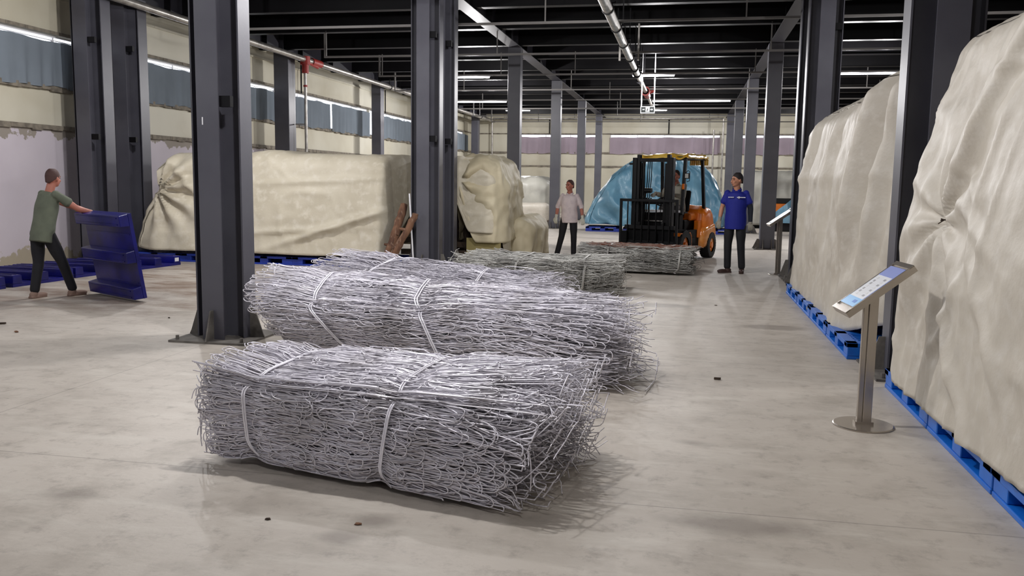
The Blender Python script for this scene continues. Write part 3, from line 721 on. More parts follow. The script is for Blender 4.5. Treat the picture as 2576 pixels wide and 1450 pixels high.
# near right stack
def shT1(W_, n):
    k = np.clip((W_[:, 0]-1.55)/2.4, 0, 1); xf = interp(W_[:, 2], [(0, 0), (1.1, .0), (1.5, .05), (1.96, .15), (2.36, .29), (2.6, .36), (2.8, .4)])
    W_[:, 0] += xf*(1-k)*.9; W_[:, 2] += k*.25*(W_[:, 2] > 2.0)
    W_[:, 1] -= .10*sm((W_[:, 2]-1.2)/1.5)*(W_[:, 1] > 6)*0
    return W_
def knot(W_, n, cx, c, A, face_n, k=9, fall=.8, pinch=.06, seed=3):
    d = W_-np.array(c); a = np.arctan2(d[:, 2], d[:, 1] if cx == 0 else d[:, 0]); r = np.linalg.norm(d, axis=1)
    side = np.clip((n*np.array(face_n)).sum(1), 0, 1); g = np.exp(-(r/fall)**2)*np.clip(r/.08, 0, 1)
    amp = A*g*side*np.sin(k*a+2.5*vn(W_, 1.5, seed)*2+seed)
    W_ = W_+np.array(face_n)*(amp-pinch*np.exp(-(r/.1)**2)*side)[:, None]
    return W_
def poT1(W_, n, s):
    W_ = knot(W_, n, 0, (1.62, 6.14, 1.34), .035, (-1, 0, 0), 8, .75)
    # broad diagonal fold running from the top right down towards the knot
    ln = (W_[:, 2]-1.34)-(6.1-W_[:, 1])*1.25
    win = sm((6.12-W_[:, 1])/.5)*np.clip(-n[:, 0], 0, 1); up_ = 1/(1+np.exp(-np.clip(ln/.055, -30, 30)))
    W_[:, 0] -= win*(.17*up_*np.exp(-np.clip(ln, 0, 9)/.22)-.05*(1-up_)*np.exp(-np.clip(-ln, 0, 9)/.12))
    ln2 = (W_[:, 2]-.95)-(W_[:, 1]-5.9)*.9
    W_[:, 0] -= np.clip(-n[:, 0], 0, 1)*.05*np.exp(-(ln2/.08)**2)*sm((6.2-W_[:, 1])/.5)*sm((.95-W_[:, 2])/.5+.4)
    for (y0, z0, sl, wd, A, ext) in ((5.2, 1.9, -2.4, .06, .035, .7), (5.7, .75, -1.1, .05, .03, .5), (4.9, .8, .9, .07, .04, .6), (5.9, 1.95, -3.2, .08, .04, .6), (6.5, 1.2, -6, .09, .035, .8), (5.4, 1.35, .35, .05, .03, .5), (6.45, .7, 3.5, .08, .03, .6)):
        ln = ((W_[:, 2]-z0)-(y0-W_[:, 1])*-sl)/math.hypot(1, sl)
        W_[:, 0] -= np.clip(-n[:, 0], 0, 1)*A*np.exp(-(ln/wd)**2)*np.exp(-(((W_[:, 1]-y0)**2+(W_[:, 2]-z0)**2)/ext**2))
    # bottom flares out
    W_[:, 0] -= np.clip(-n[:, 0], 0, 1)*.03*(1-sm(W_[:, 2]/.6))
    return W_
hemT1 = lambda x, y: .13+.06*vn(np.stack([x*0, y, x*0], 1), 1.3, 4)+.08*sm((y-6.6)/.3)+.05*sm((5.3-y)/1.0)
tarp('tarp', 'huge beige canvas tarp at right edge, tied with a knot, nearest to the camera', (1.58, .8, .15), (4.1, 6.93, 2.62), shT1, 'tarp', .027, .16, .05, 5, hemT1, poT1, 2.0, fine=.013)
kt = MB()
for i in range(5): kt.tube([(1.70, 6.14+.012*math.cos(i*1.9), 1.342+.012*math.sin(i*1.9)), (1.665, 6.14, 1.342), (1.645-.006*(i % 3), 6.14+.022*math.cos(i*2.3+1), 1.335+.02*math.sin(i*2.3))], .004, 5)
tag(kt.build('tie_knot', 'timber'), 'dark string knot tied round a gathered pinch of the near right tarp', 'string')

def shT2(W_, n):
    k = np.clip((W_[:, 0]-1.55)/2.2, 0, 1); xf = interp(W_[:, 2], [(0, .03), (.8, .0), (1.65, .03), (2.33, .16), (2.58, .32), (2.9, .4)])
    W_[:, 0] += xf*(1-k); W_[:, 2] += k*.5*(W_[:, 2] > 1.8)*sm((W_[:, 2]-1.8)/.6)
    W_[:, 0] += .18*sm((9.2-W_[:, 1])/1.0)*(1-k); W_[:, 2] += .13*sm((10.5-W_[:, 1])/2)*(W_[:, 2] > 2)
    return W_
def poT2(W_, n, s):
    f = np.clip(-n[:, 0], 0, 1)
    for (y0, wd, A) in ((8.9, .14, .16), (8.45, .1, .1), (12.1, .12, .07), (10.6, .16, .06)):
        yc = y0-.25*(W_[:, 2]-1.5)*.4
        W_[:, 0] += f*(A*np.exp(-((W_[:, 1]-yc)/wd)**2)-.6*A*np.exp(-((W_[:, 1]-yc-wd*2)/wd)**2))*sm((W_[:, 2]-.5)/.8)
    W_[:, 0] -= f*.05*(1-sm(W_[:, 2]/.8))
    return W_
hemT2 = lambda x, y: .10+.05*vn(np.stack([x*0, y, x*0], 1), 1.6, 9)+.30*sm((9.2-y)/1.4)-.12*np.exp(-((y-10.75)/.35)**2)
tarp('tarp', 'tall beige canvas tarp second on the right, beyond the near column', (1.57, 8.15, .15), (4.0, 13.35, 2.55), shT2, 'tarp', .045, .3, .05, 11, hemT2, poT2, 1.9, fine=.017)

# long left stack
def shTL(W_, n):
    z = W_[:, 2]; l = sm((-9.2-W_[:, 0])/1.0); f = np.clip((16.6-W_[:, 1])/1.4, 0, 1)
    W_[:, 0] += l*interp(z, [(0.2, -.40), (.7, -.28), (1.25, .2), (1.4, .2), (1.65, .1), (1.85, .3), (2.1, .6)])
    r = sm((W_[:, 0]+5.3)/.5)
    W_[:, 1] += r*np.clip(15.95-W_[:, 1], 0, 1.3)*.9
    W_[:, 1] += .25*f*sm((z-.6)/1.4)*(1-r)-.1*f*(1-sm(z/.7))*(1-r)
    rr_ = sm((W_[:, 0]+4.0)/.6); W_[:, 2] -= rr_*.35*(z > 1.6)*sm((z-1.6)/.4)*sm((W_[:, 0]+3.9)/.5)
    return W_
def poTL(W_, n, s):
    f = np.clip(-n[:, 1], 0, 1)
    # folds gathered at the tied left end
    d = W_-np.array((-9.62, 14.75, 1.32)); r = np.hypot(d[:, 0], d[:, 2]); a = np.arctan2(d[:, 2], d[:, 0])
    g = np.exp(-(r/.9)**2)*np.clip(r/.1, 0, 1)
    W_[:, 1] += (-f)*(.09*g*np.sin(11*a))
    W_[:, 0] += np.clip(-n[:, 0], 0, 1)*.05*g*np.sin(11*a+W_[:, 1]*5)
    # long sagging creases along the front
    for (x0, z0, sl, wd, A) in ((-7.0, .62, .06, .05, .05), (-5.9, .78, .32, .06, .09), (-6.4, 1.52, .05, .05, .045), (-8.6, 1.0, -1.0, .08, .08)):
        ln = (W_[:, 2]-z0)-(W_[:, 0]-x0)*sl
        W_[:, 1] -= f*A*np.exp(-(ln/wd)**2)*np.exp(-((W_[:, 0]-x0)/1.3)**2)
    W_[:, 2] += .07*np.exp(-((W_[:, 0]+7.5)/.35)**2)*sm((W_[:, 2]-1.7)/.2)
    return W_
def hemTL(x, y):
    h = .21+.04*vn(np.stack([x, x*0, x*0], 1), 1.2, 3)
    fr = sm((16.2-y)/.5)
    h = h+fr*(1.0*sm((x+5.25)/.45)-.62*sm((x+4.25)/.35))-.1*sm((-9.3-x)/.7)*0
    h = h+.14*sm((-9.5-x)/.8)
    return h
tarp('tarp', 'long low beige canvas tarp between the left row columns, gathered at its left end', (-9.85, 14.5, .2), (-3.35, 17.6, 2.0), shTL, 'tarpl', .042, .3, .032, 21, hemTL, poTL, 1.5, fine=.014, vert=-.2)
# crumpled yellowish cover hanging over the right end
def shFl(W_, n):
    W_[:, 0] += .3*np.clip(W_[:, 2]-1.5, 0, 1)*-1*sm((W_[:, 0]+3.7)/.3)
    return W_
def poFl(W_, n, s):
    W_ = knot(W_, n, 1, (-4.15, 15.7, 1.55), .08, (0, -1, 0), 6, .7)
    return W_
tarp('tarp', 'crumpled yellowish canvas flap over the right end of the long left tarp', (-4.22, 15.72, .45), (-3.28, 17.7, 2.03), shFl, 'tarpy', .04, .28, .08, 31, lambda x, y: .42+.95*sm((-3.80-x)/.36)*sm((16.2-y)/.3)+0*y, poFl, 2.2, fine=.03)
tarp('tarp', 'small heap of pale yellowish cloth on the floor by the left information stand', (-3.55, 16.7, .02), (-2.95, 18.9, .85), lambda W_, n: W_, 'tarpy', .06, .3, .1, 33, lambda x, y: .02+0*x, None, 2.5, fine=.03)
m = MB(); m.bb((-4.0, 15.75, .16), (-3.35, 15.8, .5)); tag(m.build('cardboard_panel', mat('cardboard', s2l(150, 138, 92), .9)), 'olive-brown board under the yellowish flap', 'board')
# what lies inside: timber frame and logs
t = thing('timber_stack', 'dark weathered timber showing under the lifted left tarp', 'timber', (0, 0, 0))
for k_, (a, b) in enumerate((((-5.5, 15.3, .35), (-4.82, 15.3, .5)), ((-4.85, 15.2, .05), (-4.85, 15.2, .6)), ((-5.3, 15.85, .2), (-3.5, 15.85, .2)), ((-5.0, 16.0, .35), (-3.4, 16.0, .35)), ((-5.2, 16.4, 1.2), (-3.6, 16.4, 1.2)), ((-3.9, 16.25, .16), (-3.9, 16.25, 1.1)))):
    q = MB(); q.bar(a, b, .1, .1); q.build('timber_beam', 'timber', t)
q = MB(); q.bb((-5.1, 16.5, .17), (-3.5, 17.2, 1.7)); q.build('stacked_core', 'timber', t)
def log(p0, p1, r0, r1, label, seed, knots=2):
    rnd = random.Random(seed); p0 = Vector(p0); p1 = Vector(p1); m = MB(); pts = []; rs = []
    for i in range(15):
        k = i/14; pts.append(p0.lerp(p1, k)+Vector((rnd.uniform(-1, 1), rnd.uniform(-1, 1), 0))*.012); rs.append((r0+(r1-r0)*k)*rnd.uniform(.9, 1.1))
    m.tube(pts, rs, 14)
    for i in range(knots):
        k = rnd.uniform(.3, .95); p = p0.lerp(p1, k); m.tube([p, p+Vector((rnd.uniform(-.12, .12), -.06, .03))], [.035, .02], 7)
    return tag(m.build('log', 'log', auto=50), label, 'log')
log((-4.98, 14.0, .09), (-4.78, 14.42, 1.14), .085, .065, 'thick brown log leaning on the left tarp, left one of two', 4)
log((-4.86, 13.75, .09), (-4.42, 13.95, 1.0), .07, .055, 'thinner brown log leaning beside the paired column, right one of two', 5)

# far heaps
def shB(W_, n):
    z = W_[:, 2]; h = np.clip((z-.25)/2.1, 0, 1); cx = -.75
    wd = 1-.50*h**1.6
    W_[:, 0] = cx+(W_[:, 0]-cx)*wd+.15*h; W_[:, 1] = 29+(W_[:, 1]-29)*(1-.4*h)
    return W_
def poB(W_, n, s):
    a = W_[:, 0]*5.5+W_[:, 2]*1.8; f = np.clip(-n[:, 1]+.2, 0, 1)
    W_[:, 1] -= f*.17*np.sin(a+2*vn(W_, 1.2, 5)*3)*(1.1-s*.7)+f*.05*np.sin(a*2.3+4*vn(W_, 2, 6)*3)
    return W_
tarp('tarp', 'light blue tarp heap behind the forklift', (-3.25, 27.9, .2), (1.3, 30.1, 2.36), shB, 'tarpblue', .06, .7, .09, 41, lambda x, y: .2+.16*vn(np.stack([x, x*0, y], 1), 1.0, 2), poB, 1.3, fine=.03)
tarp('tarp', 'grey plastic-wrapped low block on a pallet behind the left row columns', (-8.2, 33.2, .12), (-5.3, 36.0, 1.75), lambda W_, n: W_, 'tarpgrey', .08, .4, .07, 51, lambda x, y: .12+0*x, None, 1.2, fine=.03)
tarp('tarp', 'white low sheet skirt at the foot of the grey wrapped block', (-8.4, 32.3, .1), (-5.1, 33.0, .75), lambda W_, n: W_, 'tarp', .08, .15, .05, 53, lambda x, y: .12+0*x, None, 1.2, fine=.02)
m = MB(); m.bb((-8.4, 32.5, 0), (-5.1, 35.8, .11)); tag(m.build('timber_plinth', 'log'), 'reddish timber plinth under the grey wrapped block', 'plinth')
tarp('tarp', 'grey-beige wrapped block far right behind the blue-shirt man', (2.12, 32.6, .12), (5.2, 35.5, 2.05), lambda W_, n: W_, 'tarpgrey', .08, .25, .06, 61, lambda x, y: .12+0*x, None, 1.3, fine=.03)
m = MB(); m.bb((2.12, 32.7, 0), (5.2, 35.3, .1)); tag(m.build('timber_plinth', 'blackmatt'), 'dark plinth under the far right wrapped block', 'plinth')
t = thing('covered_machine', 'small machine half covered by a pale blue sheet behind the right information stand', 'machine', (3.25, 30.6, 0))
q = MB(); q.bb((-.35, 0, .95), (.3, .7, 1.12)); q.bb((-.3, .05, 0), (.28, .65, .5)); q.build('machine_body', 'black', t, bevel=.02)
q = MB(); q.bb((-.34, .02, .5), (.1, .66, .95)); q.build('orange_panel', 'orange', t, bevel=.03)
bm_ = MB(); N_ = 14
for i in range(N_+1):
    for j in range(N_+1):
        u_ = i/N_; v_ = j/N_; bm_.v.append((-.45+.8*u_+.12*v_*(1-u_)-.2*(1-v_)*(1-u_), -.03-.12*(1-v_)-.05*math.sin(9*u_+3*v_), .2+.9*v_*(.35+.65*u_)+.1))
for i in range(N_):
    for j in range(N_): a = i*(N_+1)+j; bm_.f.append((a, a+1, a+N_+2, a+N_+1)); bm_.mi.append(0)
o = bm_.build('sheet', 'tarpblue', t, smooth=True)

# ------------------------------------------------------------------ wire netting bundles
def tubes(P, r, sides=3):
    """P: N x M x 3 polylines -> verts, quads; r: N x M radii"""
    N, M_, _ = P.shape
    T = np.empty_like(P); T[:, 1:-1] = P[:, 2:]-P[:, :-2]; T[:, 0] = P[:, 1]-P[:, 0]; T[:, -1] = P[:, -1]-P[:, -2]
    T /= np.maximum(np.linalg.norm(T, axis=2, keepdims=True), 1e-9)
    ref = np.zeros_like(P); ref[..., 0] = .31; ref[..., 1] = .52; ref[..., 2] = .79
    # keep the frame steady along each strand
    A = np.cross(T, ref); bad = np.linalg.norm(A, axis=2) < .15
    A = np.where(bad[..., None], np.cross(T, np.array([.9, -.3, .1])), A); A /= np.maximum(np.linalg.norm(A, axis=2, keepdims=True), 1e-9)
    B = np.cross(T, A)
    V = np.stack([P+(A*math.cos(2*PI*k/sides)+B*math.sin(2*PI*k/sides))*r[..., None] for k in range(sides)], 2)  # N M S 3
    idx = np.arange(N*M_*sides).reshape(N, M_, sides)
    a = idx[:, :-1, :]; b = idx[:, 1:, :]
    F = np.stack([a, np.roll(a, -1, 2), np.roll(b, -1, 2), b], -1).reshape(-1, 4)
    return V.reshape(-1, 3), F

def bundle(label, group, corners, layers, per, extra, ties, seed, rad=.0024, rightopen=.5, rust=0, lumps=.03, M_=110, mirror=False, gap=0, pinch=.07, wm='wire'):
    rs = np.random.RandomState(seed)
    c = {k: np.array(v, float) for k, v in corners.items()}
    L = np.linalg.norm(c['100']-c['000']); Wd = (np.linalg.norm(c['010']-c['000'])+np.linalg.norm(c['110']-c['100']))/2; Hh = (np.linalg.norm(c['001']-c['000'])+np.linalg.norm(c['101']-c['100']))/2
    ctr = (c['000']+c['110'])/2; ctr[2] = 0
    root = thing('wire_bundle', label, 'wire bundle', tuple(ctr), 0, group)
    def warp(u, v, w_):
        if mirror: u = 1-u
        pin = np.zeros_like(u)
        for tpos in ties: pin = pin+pinch*np.exp(-((u-tpos)/.035)**2)
        v = .5+(v-.5)*(1-pin); w_ = .5+(w_-.5)*(1-pin*1.1)
        a_ = (v-.5)*2; b_ = (w_-.5)*2; mx_ = np.maximum(np.abs(a_), np.abs(b_)); sc_ = np.where(mx_ > 1e-4, mx_/np.maximum((np.abs(a_)**3.6+np.abs(b_)**3.6)**(1/3.6), 1e-4), 1)
        k_ = np.where(b_ < 0, .55, 1.0); sc_ = 1-(1-sc_)*k_; v = .5+a_*sc_/2; w_ = .5+b_*sc_/2
        # rounded cross-section edges
        U = u[..., None]; V_ = v[..., None]; W_ = w_[..., None]
        P = (c['000']*(1-U)*(1-V_)*(1-W_)+c['100']*U*(1-V_)*(1-W_)+c['010']*(1-U)*V_*(1-W_)+c['110']*U*V_*(1-W_)
             + c['001']*(1-U)*(1-V_)*W_+c['101']*U*(1-V_)*W_+c['011']*(1-U)*V_*W_+c['111']*U*V_*W_)
        n1 = vn(np.stack([u*L*1.3, v*1.5, w_*1.5], -1), 1.2, seed); n2 = vn(np.stack([u*L*1.3, v*1.2, w_*1.2+9], -1), 1.1, seed+1)
        P[..., 2] += lumps*1.6*n1*(.3+w_); P[..., 1] += lumps*1.8*n2
        P[..., 2] = np.maximum(P[..., 2], .004+rad)
        return P-ctr
    ux = 1/L; vx = 1/Wd; wx = 1/Hh
    h = 1/layers
    for l in range(layers):
        n = per; lo_ = rs.uniform(-.035, .035, 2); lv_ = rs.uniform(-.03, .03)
        v0 = rs.rand(n, 1); shell = rs.rand(n, 1) < (.5 if 0 < l < layers-1 else .25)   # more strands close to the outside
        v0 = np.where(shell, np.where(rs.rand(n, 1) < .6, rs.beta(1, 9, (n, 1)), 1-rs.beta(1, 9, (n, 1))), v0)
        wlo = (l+.02+gap+.3*rs.rand(n, 1)**1.5)*h; whi = (l+.98-gap-.3*rs.rand(n, 1)**1.5)*h
        t = np.linspace(0, 1, M_)[None, :]
        # racetrack: lower run right->left, u-turn, upper run left->right
        k1 = .46; k2 = .54
        uL = .06+lo_[0]*.6+.05*rs.rand(n, 1)**2; uR = 1+lo_[1]*.4-(.09 if rightopen else .03)*rs.rand(n, 1)
        tt = np.broadcast_to(t, (n, M_))
        low = tt < k1; up_ = tt > k2
        a = np.where(low, tt/k1, np.where(up_, (tt-k2)/(1-k2), 0))
        mid = ~(low | up_); th = (tt-k1)/(k2-k1)*PI
        u = np.where(low, uR+(uL-uR)*a, np.where(up_, uL+(uR-uL)*a, uL-np.sin(th)*np.minimum((whi-wlo)/wx*.7, .06)*ux))
        ww = np.where(low, wlo, np.where(up_, whi, (wlo+whi)/2-(whi-wlo)/2*np.cos(th)))
        # at the left end the folds fan into separate round lobes
        ph = rs.rand(n, 1)*2*PI; per_ = (.28+.22*rs.rand(n, 1))
        zz = np.abs(((u*L/per_+ph/(2*PI)) % 1)-.5)*2-.5       # zigzag of the diamonds
        env = np.clip((u-uL)*L/.08, .15, 1)
        vv = v0+lv_+zz*.055*vx*env+.035*vx*vn(np.stack([u*L*2.2+ph, ww*0+ph, v0+0*u], -1), 1, seed+3)*2
        ww = ww+.024*wx*np.sin(u*L*2*PI/per_*.5+ph*3)*env+.03*wx*vn(np.stack([u*L*2.6+ph*2, v0+0*u, ww], -1), 1, seed+4)*2
        vv = np.where(vv < 0, vv*.5, np.where(vv > 1, 1+(vv-1)*.5, vv)); ww = np.maximum(ww, -.01)
        P = warp(u, vv, ww)
        rr_ = rad*(1+.45*(np.abs(np.abs(zz)-.5) < .07))+0*u
        V, F = tubes(P, rr_)
        mt = 'wireb' if wm == 'wire' else wm
        o = np_mesh('netting_fold', V, F, mt, root, True); tag(o, kind='stuff')
    # loose hooks and loops on the outside faces
    n = extra; M2 = 46
    face = rs.choice(4, n, p=[.48, .38, .08, .06])[:, None]      # front, top, right end, back
    t = np.linspace(0, 1, M2)[None, :]
    La = rs.uniform(.2, 1.1, (n, 1)); Lb = rs.uniform(.1, .8, (n, 1)); rl = rs.uniform(.015, .045, (n, 1)); sgn = np.where(rs.rand(n, 1) < .5, -1, 1); sg2 = np.where(rs.rand(n, 1) < .5, -1, 1)
    k1, k2 = .42, .6; tt = np.broadcast_to(t, (n, M2)); th = (tt-k1)/(k2-k1)*PI
    X = np.where(tt < k1, -La*(1-tt/k1), np.where(tt > k2, -Lb*(tt-k2)/(1-k2), np.sin(np.clip(th, 0, PI))*rl))
    Y = np.where(tt < k1, -rl, np.where(tt > k2, rl+(rs.uniform(-.03, .12, (n, 1)))*(tt-k2)/(1-k2), -rl*np.cos(np.clip(th, 0, PI))))*sg2
    bend = rs.uniform(-.08, .08, (n, 1)); X = X*sgn; Y = Y+bend*X**2/.2
    u0 = rs.rand(n, 1); u0 = np.where(rs.rand(n, 1) < .22, .02+.05*rs.rand(n, 1), u0); flip = np.where(u0 < .3, np.where(sgn > 0, -1, 1), np.where(u0 > .72, np.where(sgn < 0, -1, 1), 1)); X = X*flip; s0 = rs.rand(n, 1); u = u0+X*ux; wob = .008*np.sin(tt*rs.uniform(8, 30, (n, 1)))
    outm = rs.uniform(-.006, .022, (n, 1))+rs.uniform(0, .03, (n, 1))*np.exp(-((tt-.5)/.15)**2)
    u = np.where(face == 2, u0+X*ux, u); u = np.where(u < 0, u*.12, np.where(u > 1, 1+(u-1)*.2, u))
    v = np.where(face == 0, -outm*vx, np.where(face == 3, 1+outm*vx, s0+Y*vx+wob)); w_ = np.where(face == 1, 1+outm*wx, s0+(Y+wob)*wx)
    # right-end hooks
    e = face == 2
    u = np.where(e, np.clip(1-.35*rs.rand(n, 1)+X*sgn*ux+La*ux*.8, .5, 1+.08*rs.rand(n, 1)), u); v = np.where(e, s0+Y*vx, v); w_ = np.where(e, rs.rand(n, 1)+(wob+Y*.5)*wx, w_)
    v = np.clip(v, -.06, 1.06); w_ = np.clip(w_, 0, 1.08)
    P = warp(u, v, w_); V, F = tubes(P, np.full(P.shape[:2], rad*1.15)); o = np_mesh('loose_wire_ends', V, F, wm, root, True); tag(o, kind='stuff')
    # cut ends sticking out on the right: sharp zigzag hooks
    n = int(extra*.45*rightopen*2); M3 = 14
    if n:
        t = np.linspace(0, 1, M3)[None, :]; u = .8+.2*t*(1+.4*rs.rand(n, 1)*.5)+0*rs.rand(n, 1); v0 = rs.rand(n, 1); w0 = rs.rand(n, 1)
        u = u+rs.uniform(-.06, .03, (n, 1)); kk = (t > .86)
        v = v0+.02*vx*np.sin(t*14+rs.rand(n, 1)*6)+kk*(t-.86)*.25*vx*np.sign(rs.rand(n, 1)-.5); w_ = w0+.015*wx*np.sin(t*17+rs.rand(n, 1)*6)+kk*(t-.86)*.25*wx*np.sign(rs.rand(n, 1)-.5)
        P = warp(u+0*v, v, w_); V, F = tubes(P, np.full(P.shape[:2], rad)); o = np_mesh('cut_wire_ends', V, F, wm, root, True); tag(o, kind='stuff')
    if rust:
        n = rust; M3 = 40; t = np.linspace(0, 1, M3)[None, :]; u0 = rs.rand(n, 1)*.6+.15; u = u0+(t-.5)*.35; v = rs.rand(n, 1)+.02*np.sin(t*25+rs.rand(n, 1)*9); w_ = 1+.01*np.sin(t*31+rs.rand(n, 1)*9)+.03*wx*rs.rand(n, 1)
        P = warp(u, v, w_); V, F = tubes(P, np.full(P.shape[:2], rad*1.6)); o = np_mesh('rusty_strands', V, F, 'wirerust', root, True); tag(o, 'rusty brown wire strands', kind='stuff')
    # tie wires round the bundle
    for i, tpos in enumerate(ties):
        a = np.linspace(0, 2*PI, 65); ca, sa = np.cos(a), np.sin(a); ex = .34
        v = .5+.555*np.sign(ca)*np.abs(ca)**ex; w_ = .5+.555*np.sign(sa)*np.abs(sa)**ex
        u = tpos+.02*np.sin(a*2+i)+.012*np.cos(a*3)
        P0 = warp(u[None], v[None], w_[None]); P1 = warp(u[None]+.006, v[None], w_[None])
        V, F = tubes(np.concatenate([P0, P1]), np.full((2, 65), rad*1.7), 6); np_mesh('tie_wire', V, F, 'tie' if wm == 'wire' else wm, root, True)
        kp = P0[0, 40]; kb = MB(); pts = [Vector(kp)+Vector((.018*math.cos(q), -.012, .018*math.sin(q))) for q in np.linspace(0, 2*PI*.9, 9)]
        kb.tube(pts, rad*1.3, 5); kb.build('tie_twist', 'tie', root, smooth=True)
    return root
G_ = 'bundles of folded galvanised wire netting'
bundle('nearest wire netting bundle in the foreground, standing alone in front', G_,
       {'000': (-2.54, 4.22, .02), '010': (-2.40, 4.86, .02), '001': (-2.58, 4.20, .53), '011': (-2.42, 4.92, .55), '100': (-.76, 3.78, .01), '110': (-.46, 4.86, .02), '101': (-.62, 3.90, .50), '111': (-.50, 4.90, .60)},
       6, 70, 800, (.17, .60), 1, .0030)
bundle('large wire netting bundle second from the front, its left end touching the column', G_,
       {'000': (-3.4, 7.1, .02), '010': (-3.45, 7.8, .02), '001': (-3.88, 6.92, .55), '011': (-3.98, 7.9, .74), '100': (-.45, 6.22, .01), '110': (-.32, 7.3, .01), '101': (-.50, 6.42, .60), '111': (-.48, 7.3, .66)},
       6, 78, 640, (.22, .52), 2, .0036, lumps=.05)
bundle('wire netting bundle behind the second one, with a raised looped left end', G_,
       {'000': (-4.3, 9.25, .05), '010': (-4.2, 10.1, .05), '001': (-4.42, 9.2, .5), '011': (-4.05, 10.1, .74), '100': (-1.2, 8.7, .01), '110': (-1.2, 9.6, .01), '101': (-1.2, 8.75, .46), '111': (-1.3, 9.6, .55)},
       5, 80, 260, (.28, .7), 3, .0034, lumps=.06, M_=90)
bundle('wire netting bundle before the man in the off-white sweater', G_,
       {'000': (-3.2, 11.75, .01), '010': (-3.15, 12.9, .01), '001': (-3.2, 11.75, .50), '011': (-3.1, 12.9, .53), '100': (-.75, 11.95, .01), '110': (-.72, 13.0, .01), '101': (-.76, 12.0, .48), '111': (-.74, 13.0, .50)},
       5, 46, 220, (.25, .62), 4, .0040, rightopen=0, lumps=.03, M_=80, pinch=.06, mirror=True, gap=.07, wm='wire2')
bundle('wire netting bundle with rusty top directly in front of the forklift', G_,
       {'000': (-1.85, 15.05, .03), '010': (-1.85, 15.95, .03), '001': (-1.85, 15.05, .50), '011': (-1.8, 15.95, .48), '100': (.2, 14.95, .03), '110': (.36, 15.75, .03), '101': (.2, 14.95, .47), '111': (.33, 15.75, .45)},
       5, 40, 150, (.14, .72), 5, .0042, rightopen=0, rust=110, lumps=.025, M_=70, pinch=.06, mirror=True, gap=.14, wm='wire2')
bundle('wire netting bundle mostly outside the left picture edge', G_,
       {'000': (-8.2, 6.9, .02), '010': (-8.2, 7.7, .02), '001': (-8.2, 6.9, .42), '011': (-8.2, 7.7, .42), '100': (-6.76, 7.3, .02), '110': (-7.5, 8.05, .02), '101': (-6.76, 7.3, .4), '111': (-7.5, 8.05, .4)},
       4, 40, 60, (.3, .8), 6, .003, rightopen=0, M_=60, pinch=.05)

# ------------------------------------------------------------------ information stands
def stand(label, x, y, rz, top, lean, L, Wd, two=False, base_r=.19, cyl=True):
    t = thing('information_stand', label, 'sign stand', (x, y, 0), rz)
    b = MB()
    if not two:
        b.tube([(0, 0, 0), (0, 0, .008), (0, 0, .012)], [base_r, base_r, base_r*.96], 40); b.build('base_disc', 'stainless', t)
        p = MB(); p.bb((-.045, -.016, .01), (-.012, .016, top-.06)); p.bb((-.012, -.022, .01), (.045, .022, top-.04)); p.build('post', 'stainless', t, bevel=.004)
        p = MB(); p.bb((-.058, -.028, .01), (.058, .028, .03)); p.build('post_collar', 'stainless', t)
    else:
        b.bb((-.25, -.2, 0), (.25, .2, .012)); b.build('base_plate', 'stainless', t)
        for s_ in (-.07, .07):
            p = MB(); p.cyl((s_, -s_*.4, .01), (s_, -s_*.4, top-.03-s_*math.tan(lean)), .016, 10); p.build('post', 'stainless', t, smooth=False)
    rot = Euler((0, -lean, 0)).to_matrix(); c = Vector((0, 0, top))
    def B(name, lo, hi, mt, bev=0):
        q = MB(); q.bb(lo, hi); q.v = [tuple(rot @ Vector(v)+c) for v in q.v]; return q.build(name, mt, t, bevel=bev)
    q = MB(); q.bb((-L/2, -Wd/2, -.04), (L/2, Wd/2, -.004)); q.bb((-L/2, -Wd/2, -.004), (-L/2+.035, Wd/2, .004)); q.bb((L/2-.035, -Wd/2, -.004), (L/2, Wd/2, .004)); q.bb((-L/2, -Wd/2, -.004), (L/2, -Wd/2+.012, .003)); q.bb((-L/2, Wd/2-.012, -.004), (L/2, Wd/2, .003))
    q.v = [tuple(rot @ Vector(v)+c) for v in q.v]; q.build('tray_frame', 'stainless', t)
    a0 = -L/2+.06; a1 = L/2-.05; b0 = -Wd/2+.018; b1 = Wd/2-.018
    B('panel', (a0, b0, -.004), (a1, b1, .002), 'paper')
    B('footer_band', (a0, b0, .002), (a0+.075, b1, .003), 'ftr'); B('header_band', (a1-.095, b0, .002), (a1, b1, .003), 'hdr'); B('blue_rim', (a0+.075, b0, .002), (a1-.095, b0+.012, .0028), 'hdr')
    B('footer_logo', (a0+.03, b0+.05, .003), (a0+.055, b0+.11, .0036), 'dkblue')
    n = 7
    for i in range(n):
        x_ = a0+.105+(a1-a0-.23)*i/(n-1)
        q = MB(); q.bb((x_-.009, b1-.075, .002), (x_+.009, b1-.045, .0028)); q.v = [tuple(rot @ Vector(v)+c) for v in q.v]; q.build('printed_mark', 'dot' if i % 3 else 'dot2', t)
        q = MB(); q.bb((x_-.008, b0+.06, .002), (x_+.008, b0+.095, .0028)); q.v = [tuple(rot @ Vector(v)+c) for v in q.v]; q.build('printed_mark', 'dot2' if i % 2 else 'dot', t)
        q = MB()
        for k in range(3): q.bb((x_-.01+k*.008, b0+.11, .002), (x_-.0085+k*.008, b1-.09, .0024))
        q.v = [tuple(rot @ Vector(v)+c) for v in q.v]; q.build('printed_lines', 'dot2', t)
    return t
stand('stainless information stand on a round base, nearest at right', 1.19, 5.87, R(6), .915, R(38), .50, .31)
stand('stainless information stand in the distance beside the paired right columns', 1.62, 15.75, R(4), 1.02, R(35), .50, .36, base_r=.16)
stand('two-legged stainless information stand beyond the left tarp', -3.95, 19.6, R(8), 1.0, R(-37), .50, .36, two=True)

